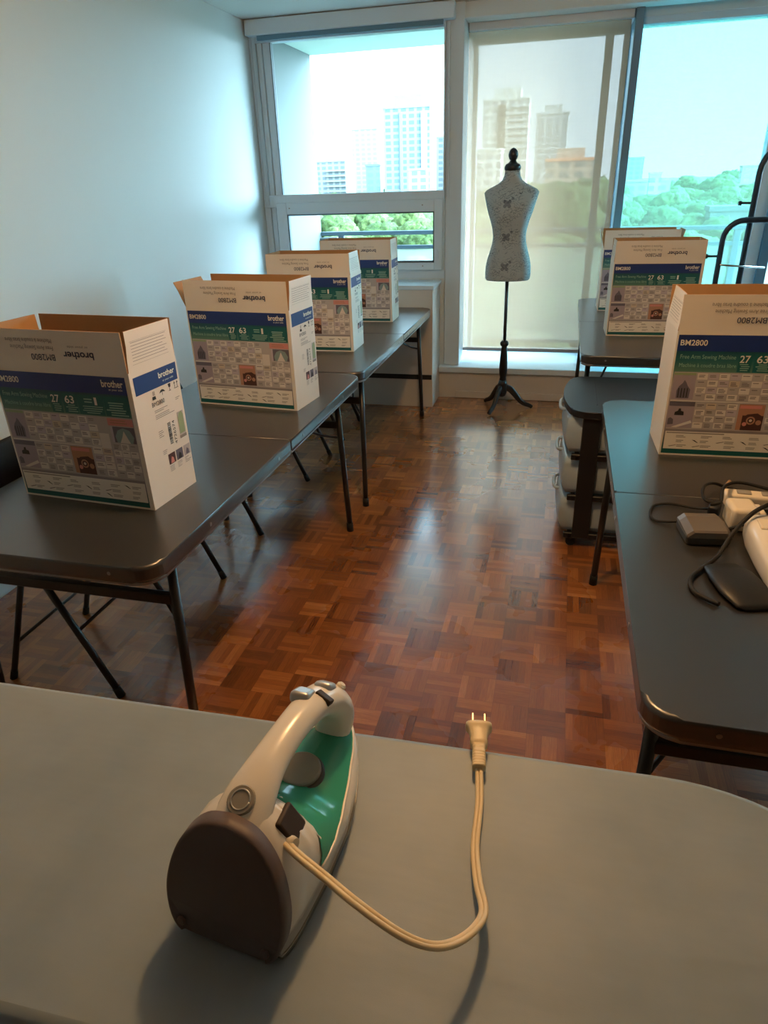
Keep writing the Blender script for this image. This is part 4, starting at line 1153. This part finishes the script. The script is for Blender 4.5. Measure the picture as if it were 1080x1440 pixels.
for s in (-1, 1):
    b = MB(); rings = []
    for d_ in (0.055, 0.0705, 0.0715):
        c_ = p0 + pd * (d_ * PS) + sd * (s * 0.0075); hh = 0.0034 if d_ < 0.071 else 0.0022
        rings.append([Mi @ (c_ + sd * a * 0.0008 + Vector((0, 0, 1)) * c2 * hh) for a, c2 in ((-1, -1), (1, -1), (1, 1), (-1, 1))])
    b.loft(rings, M['brass'], smooth=False); b.build('blade', pl)

# ------------------------------------------------------------------ balcony
E_ = {}
E_['concrete'] = mat('painted_concrete', lin(98, 106, 106), 0.8, var=0.04, scale=2)
E_['soffit'] = mat('pale_soffit_paint', lin(214, 226, 216), 0.8, var=0.03, scale=2)
E_['rail'] = mat('blue_grey_railing', lin(78, 96, 108), 0.5)
E_['rpanel'] = sheer('frosted_railing_glass', (0.86, 0.9, 0.88, 1), 0.62, lin(200, 205, 198))
BY = 6.80
b = MB(); b.box((-2.6, DD + 0.07, -0.12), (3.6, BY + 0.1, 0.02), E_['concrete']); b.box((-2.6, WY + 0.125, -0.12), (-0.91, DD + 0.07, 0.02), E_['concrete']); o = struct('floor_balcony', b); o['kind'] = 'structure'
b = MB(); b.box((-2.6, DD + 0.07, 2.585), (3.6, BY + 0.03, 2.78), E_['soffit']); b.box((-2.6, WY + 0.125, 2.585), (-0.88, DD + 0.07, 2.78), E_['soffit']); o = struct('ceiling_balcony', b)
b = MB(); b.box((-2.6, WY + 0.125, 0.02), (-2.355, BY, 2.585), E_['concrete']); o = struct('wall_balcony', b)
bl = empty('balcony_railing', (0, 0, 0), label='grey metal balcony railing with frosted panels outside the windows', cat='railing')
b = MB(); b.box((-2.35, BY - 0.03, 1.092), (3.5, BY + 0.03, 1.128), E_['rail'], 0.006); b.build('handrail', bl)
b = MB(); b.box((-2.35, BY - 0.02, 0.965), (3.5, BY + 0.02, 0.998), E_['rail'], 0.004); b.build('mid_rail', bl)
b = MB(); b.box((-2.35, BY - 0.02, 0.10), (3.5, BY + 0.02, 0.13), E_['rail'], 0.004); b.build('bottom_rail', bl)
for x in (-2.15, 1.41, 3.3):
    b = MB(); b.box((x - 0.028, BY - 0.022, 0.02), (x + 0.028, BY + 0.022, 1.095), E_['rail'], 0.004); b.build('post', bl)
for x0, x1 in ((-2.12, 1.375), (1.445, 3.27)):
    b = MB(); b.face([(x0, BY, 0.13), (x1, BY, 0.13), (x1, BY, 0.965), (x0, BY, 0.965)], E_['rpanel']); b.build('panel', bl)
b = MB(); b.box((-2.355, BY - 0.06, 0.02), (-2.20, BY + 0.10, 1.075), E_['concrete'], 0.006); struct('trim_3', b)

# ------------------------------------------------------------------ the view: land, trees and city
E_['land'] = mat('distant_land', lin(108, 122, 110), 0.95, var=0.25, scale=0.02)
b = MB(); b.box((-2500, -400, -27), (2500, 4500, -26), E_['land']); o = b.build('ground'); o['kind'] = 'structure'
def leaf_mat(name, c0, c1, c2):
    m, nt, p, out = node_mat(name)
    tc = N(nt, 'ShaderNodeTexCoord'); nz = N(nt, 'ShaderNodeTexNoise'); nz.inputs['Scale'].default_value = 2.4; nz.inputs['Detail'].default_value = 8; nz.inputs['Roughness'].default_value = 0.7
    nt.links.new(tc.outputs['Object'], nz.inputs['Vector'])
    r_ = N(nt, 'ShaderNodeValToRGB'); e = r_.color_ramp.elements
    e[0].position = 0.32; e[0].color = c0; e[1].position = 0.7; e[1].color = c2; q_ = e.new(0.5); q_.color = c1
    nt.links.new(nz.outputs['Fac'], r_.inputs[0]); nt.links.new(r_.outputs[0], p.inputs['Base Color'])
    p.inputs['Roughness'].default_value = 0.8
    bp_ = N(nt, 'ShaderNodeBump'); bp_.inputs['Strength'].default_value = 0.9; bp_.inputs['Distance'].default_value = 0.5
    nt.links.new(nz.outputs['Fac'], bp_.inputs['Height']); nt.links.new(bp_.outputs['Normal'], p.inputs['Normal'])
    return m
LEAF = [leaf_mat('summer_leaves', lin(38, 56, 24), lin(64, 86, 36), lin(92, 112, 50)),
        leaf_mat('pale_summer_leaves', lin(52, 70, 34), lin(82, 100, 46), lin(108, 124, 64)),
        leaf_mat('yellow_leaves', lin(120, 112, 30), lin(150, 140, 40), lin(168, 160, 60))]
BARK = mat('tree_bark', lin(96, 82, 68), 0.9)
def tree_mesh(seed, lm):
    q_ = random.Random(seed); b = MB()
    b.tube([(0, 0, 0), (0.2, 0.1, 5)], [0.45, 0.3], BARK, 8)
    for k in range(9):
        a = 2 * PI * q_.random(); rad = 2.6 * math.sqrt(q_.random()) if k else 0
        c_ = Vector((rad * math.cos(a), rad * math.sin(a), 6.5 + 3.0 * q_.random() * (1 - rad / 4)))
        R_ = 2.0 + 1.3 * q_.random()
        r0 = bmesh.ops.create_icosphere(b.bm, subdivisions=4, radius=R_)
        for v in r0['verts']:
            d_ = 1 + 0.22 * mnoise.noise(v.co * 0.8 + Vector((seed * 7.1, k * 3.3, 0))) + 0.14 * mnoise.noise(v.co * 2.2 + Vector((k, seed, 0))) + 0.09 * mnoise.noise(v.co * 5.5 + Vector((seed, k, 4)))
            v.co = Vector((v.co.x * d_, v.co.y * d_, v.co.z * d_ * 0.85)) + c_
        i_ = b.mi(lm)
        for f in {f for v in r0['verts'] for f in v.link_faces}:
            f.material_index = i_; f.smooth = True
    return b
tree_src = []
for sd_, lm in ((1, LEAF[0]), (2, LEAF[1]), (3, LEAF[0]), (4, LEAF[2])):
    tree_src.append(tree_mesh(sd_, lm))
meshes = []
for b in tree_src:
    o = b.build('tree'); meshes.append(o.data); bpy.data.objects.remove(o)
def plant(mesh_i, x, y, top, sc, label=None, group='trees beyond the balcony'):
    o = bpy.data.objects.new('tree', meshes[mesh_i]); COL.objects.link(o)
    o.scale = (sc, sc, sc); o.rotation_euler = (0, 0, rnd.random() * 6.28)
    o.location = (x, y, top - 11.0 * sc)
    tag(o, label or 'leafy green tree in the woodland below the balcony', 'tree', group)
    return o
def canopy_top(y):   # the woodland climbs away from the building
    K = ((30, -13.5), (50, -12.0), (80, -10.0), (120, -7.5), (170, -5.2), (240, -4.4), (400, -4.0), (600, -3.0), (900, -1.5))
    for (a, va), (c, vc) in zip(K[:-1], K[1:]):
        if y <= c:
            return va + (vc - va) * (y - a) / (c - a)
    return -1.5
for row, (y, n, sc) in enumerate(((36, 8, 0.85), (46, 9, 0.9), (60, 11, 1.0), (78, 12, 1.1), (100, 14, 1.25), (128, 15, 1.45), (165, 16, 1.7), (215, 17, 2.0), (290, 17, 2.5), (400, 16, 3.1), (560, 16, 3.8), (800, 16, 4.6))):
    x0, x1 = -0.40 * y, 0.30 * y
    n = int(n * 1.5); sc *= 0.74
    for k in range(n):
        x = x0 + (x1 - x0) * (k + 0.2 + 0.6 * rnd.random()) / n
        yy = y * (0.93 + 0.14 * rnd.random())
        plant(rnd.choice((0, 1, 2)), x, yy, canopy_top(yy) + rnd.uniform(-1.2, 1.0) * sc, sc * rnd.uniform(0.85, 1.15))
plant(2, -2.5, 150, 2.0, 1.9, 'tall round tree crown rising beside the dress form, seen through the shade', None)
plant(0, 4.0, 158, 0.2, 1.8, 'round tree crown right of the tall one, seen through the shade', None)
plant(3, 9.5, 48, -5.6, 0.45, 'yellow flowering tree seen past the garment rack', None)

E_['win'] = {}
def facade(name, wall, win, sx, sz, gx=0.35, gz=0.4):
    m, nt, p, out = node_mat(name)
    tc = N(nt, 'ShaderNodeTexCoord'); s_ = N(nt, 'ShaderNodeSeparateXYZ'); nt.links.new(tc.outputs['Object'], s_.inputs[0])
    h_ = math_n(nt, 'ADD', s_.outputs[0], s_.outputs[1])
    fu = math_n(nt, 'FRACT', math_n(nt, 'DIVIDE', h_, sx)); fv = math_n(nt, 'FRACT', math_n(nt, 'DIVIDE', s_.outputs[2], sz))
    w_ = math_n(nt, 'MULTIPLY', math_n(nt, 'GREATER_THAN', fu, gx), math_n(nt, 'GREATER_THAN', fv, gz))
    mx = N(nt, 'ShaderNodeMix', data_type='RGBA'); nt.links.new(w_, mx.inputs['Factor'])
    mx.inputs['A'].default_value = wall; mx.inputs['B'].default_value = win
    nt.links.new(mx.outputs['Result'], p.inputs['Base Color']); p.inputs['Roughness'].default_value = 0.6
    return m
GZ = -26
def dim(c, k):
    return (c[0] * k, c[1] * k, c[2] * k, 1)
def building(xa, xb, top, y, wall, win, label, sx=4.5, sz=3.2, depth=None, crown=0.0, strip=None, roofc=None, slabs=0):
    x0, x1, zt = xa * y, xb * y, 1.55 + top * y
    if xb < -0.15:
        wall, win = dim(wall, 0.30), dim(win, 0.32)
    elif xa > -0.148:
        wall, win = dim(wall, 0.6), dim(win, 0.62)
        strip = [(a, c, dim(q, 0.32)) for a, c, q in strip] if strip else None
    w_ = x1 - x0; d_ = depth or w_ * 0.8
    o = empty('apartment_tower' if zt > 12 else 'building', ((x0 + x1) / 2, y, GZ), label=label, cat='building')
    H_ = zt - GZ
    b = MB(); b.box((-w_ / 2, 0, 0), (w_ / 2, d_, H_), facade('facade', wall, win, sx, sz)); b.build('wall', o)
    b = MB(); b.box((-w_ / 2 - 0.3, -0.3, H_), (w_ / 2 + 0.3, d_ + 0.3, H_ + 0.9), mat('roof_slab', roofc or wall, 0.8)); b.build('roof', o)
    if crown:
        b = MB(); b.box((-w_ * 0.28, d_ * 0.2, H_ + 0.9), (w_ * 0.30, d_ * 0.8, H_ + 0.9 + crown), mat('plant_room', wall, 0.8)); b.build('plant_room', o)
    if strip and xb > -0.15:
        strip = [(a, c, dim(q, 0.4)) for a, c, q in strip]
    if strip:
        for u0, u1, cc in strip:
            b = MB(); b.box((-w_ / 2 + u0 * w_, -0.8, 0), (-w_ / 2 + u1 * w_, 0.05, H_ - 2), mat('recess_strip', cc, 0.7)); b.build('facade_bay', o)
    if slabs:
        b = MB(); k = 0
        while k * sz < H_ - 3:
            b.box((w_ * (slabs - 0.5), -1.4, k * sz), (w_ * 0.5, 0.0, k * sz + 0.5), mat_slab); k += 1
        b.build('balcony_stack', o)
    return o
mat_slab = mat('balcony_concrete', lin(150, 150, 148), 0.8)
wh = lin(232, 230, 224); bl_ = lin(150, 176, 190); gy = lin(170, 176, 182)
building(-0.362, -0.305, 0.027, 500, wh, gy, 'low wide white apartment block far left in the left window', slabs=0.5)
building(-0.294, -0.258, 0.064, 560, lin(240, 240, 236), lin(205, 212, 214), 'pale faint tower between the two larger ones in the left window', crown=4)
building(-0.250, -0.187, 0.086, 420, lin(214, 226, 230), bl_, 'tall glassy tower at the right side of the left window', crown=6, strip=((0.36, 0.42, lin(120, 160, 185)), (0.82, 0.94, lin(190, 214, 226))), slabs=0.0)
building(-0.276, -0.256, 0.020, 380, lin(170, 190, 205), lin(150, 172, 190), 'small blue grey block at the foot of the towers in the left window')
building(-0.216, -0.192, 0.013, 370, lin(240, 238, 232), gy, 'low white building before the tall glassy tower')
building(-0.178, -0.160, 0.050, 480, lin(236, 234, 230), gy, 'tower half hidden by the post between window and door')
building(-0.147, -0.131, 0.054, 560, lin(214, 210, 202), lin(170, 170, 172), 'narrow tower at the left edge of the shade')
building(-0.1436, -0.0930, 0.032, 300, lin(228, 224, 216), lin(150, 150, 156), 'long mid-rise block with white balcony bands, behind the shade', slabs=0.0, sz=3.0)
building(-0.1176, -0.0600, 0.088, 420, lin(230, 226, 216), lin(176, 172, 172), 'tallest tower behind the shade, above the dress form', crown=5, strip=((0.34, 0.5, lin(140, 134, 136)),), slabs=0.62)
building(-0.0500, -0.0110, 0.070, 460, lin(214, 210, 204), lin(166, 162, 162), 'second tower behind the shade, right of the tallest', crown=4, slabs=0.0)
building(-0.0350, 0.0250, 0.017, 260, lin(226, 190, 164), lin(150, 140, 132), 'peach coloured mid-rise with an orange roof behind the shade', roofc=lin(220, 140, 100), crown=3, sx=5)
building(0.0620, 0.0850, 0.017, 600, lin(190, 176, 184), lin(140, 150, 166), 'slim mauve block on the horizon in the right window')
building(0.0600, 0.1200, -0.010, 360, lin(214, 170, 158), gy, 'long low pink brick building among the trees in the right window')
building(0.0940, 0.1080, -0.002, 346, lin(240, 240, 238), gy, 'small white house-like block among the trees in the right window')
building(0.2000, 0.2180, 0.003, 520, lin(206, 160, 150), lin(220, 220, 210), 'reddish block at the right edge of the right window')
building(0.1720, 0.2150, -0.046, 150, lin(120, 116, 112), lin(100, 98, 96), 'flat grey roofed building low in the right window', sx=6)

# ------------------------------------------------------------------ light and sky
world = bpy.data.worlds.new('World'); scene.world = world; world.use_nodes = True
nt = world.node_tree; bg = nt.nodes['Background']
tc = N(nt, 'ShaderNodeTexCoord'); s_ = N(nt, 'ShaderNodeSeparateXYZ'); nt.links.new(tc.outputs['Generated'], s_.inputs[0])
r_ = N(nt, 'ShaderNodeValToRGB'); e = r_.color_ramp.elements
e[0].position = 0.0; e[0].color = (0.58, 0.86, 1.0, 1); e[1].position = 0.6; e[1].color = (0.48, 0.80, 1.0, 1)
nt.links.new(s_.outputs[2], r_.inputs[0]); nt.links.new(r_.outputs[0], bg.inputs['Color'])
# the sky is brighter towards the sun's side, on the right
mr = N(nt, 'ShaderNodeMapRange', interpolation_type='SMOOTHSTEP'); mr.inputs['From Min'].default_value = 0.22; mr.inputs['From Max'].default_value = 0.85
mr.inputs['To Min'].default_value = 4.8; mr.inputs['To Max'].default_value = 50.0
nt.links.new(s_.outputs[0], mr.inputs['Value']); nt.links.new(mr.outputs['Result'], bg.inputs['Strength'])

la = bpy.data.lights.new('ceiling_lamp', 'POINT'); la.energy = 45; la.color = (1.0, 0.56, 0.24); la.shadow_soft_size = 0.07
lo = bpy.data.objects.new('ceiling_lamp', la); COL.objects.link(lo); lo.location = (-0.24, 1.72, 2.42)

# ------------------------------------------------------------------ camera
f_px, yaw, pitch, roll, hcam = 947.0, 0.2608, 0.4553, -0.0342, 1.5495
cy_, sy_, cp_, sp_ = math.cos(yaw), math.sin(yaw), math.cos(pitch), math.sin(pitch)
fw = Vector((-sy_ * cp_, cy_ * cp_, -sp_)); rt = Vector((cy_, sy_, 0)); up = rt.cross(fw)
r2 = rt * math.cos(roll) + up * math.sin(roll); u2 = r2.cross(fw)
cam = bpy.data.cameras.new('camera'); co = bpy.data.objects.new('camera', cam); COL.objects.link(co)
co.matrix_world = Matrix(((r2.x, u2.x, -fw.x, 0), (r2.y, u2.y, -fw.y, 0), (r2.z, u2.z, -fw.z, hcam), (0, 0, 0, 1)))
cam.sensor_fit = 'HORIZONTAL'; cam.sensor_width = 36.0; cam.lens = f_px / 1080 * 36.0
cam.clip_start = 0.02; cam.clip_end = 6000
scene.camera = co

scene.view_settings.view_transform = 'Standard'; scene.view_settings.look = 'None'
scene.view_settings.exposure = 0.25; scene.view_settings.gamma = 1.0
scene.view_settings.use_curve_mapping = False
scene.cycles.use_denoising = True
scene.cycles.max_bounces = 10; scene.cycles.transparent_max_bounces = 16
scene.cycles.sample_clamp_indirect = 8.0
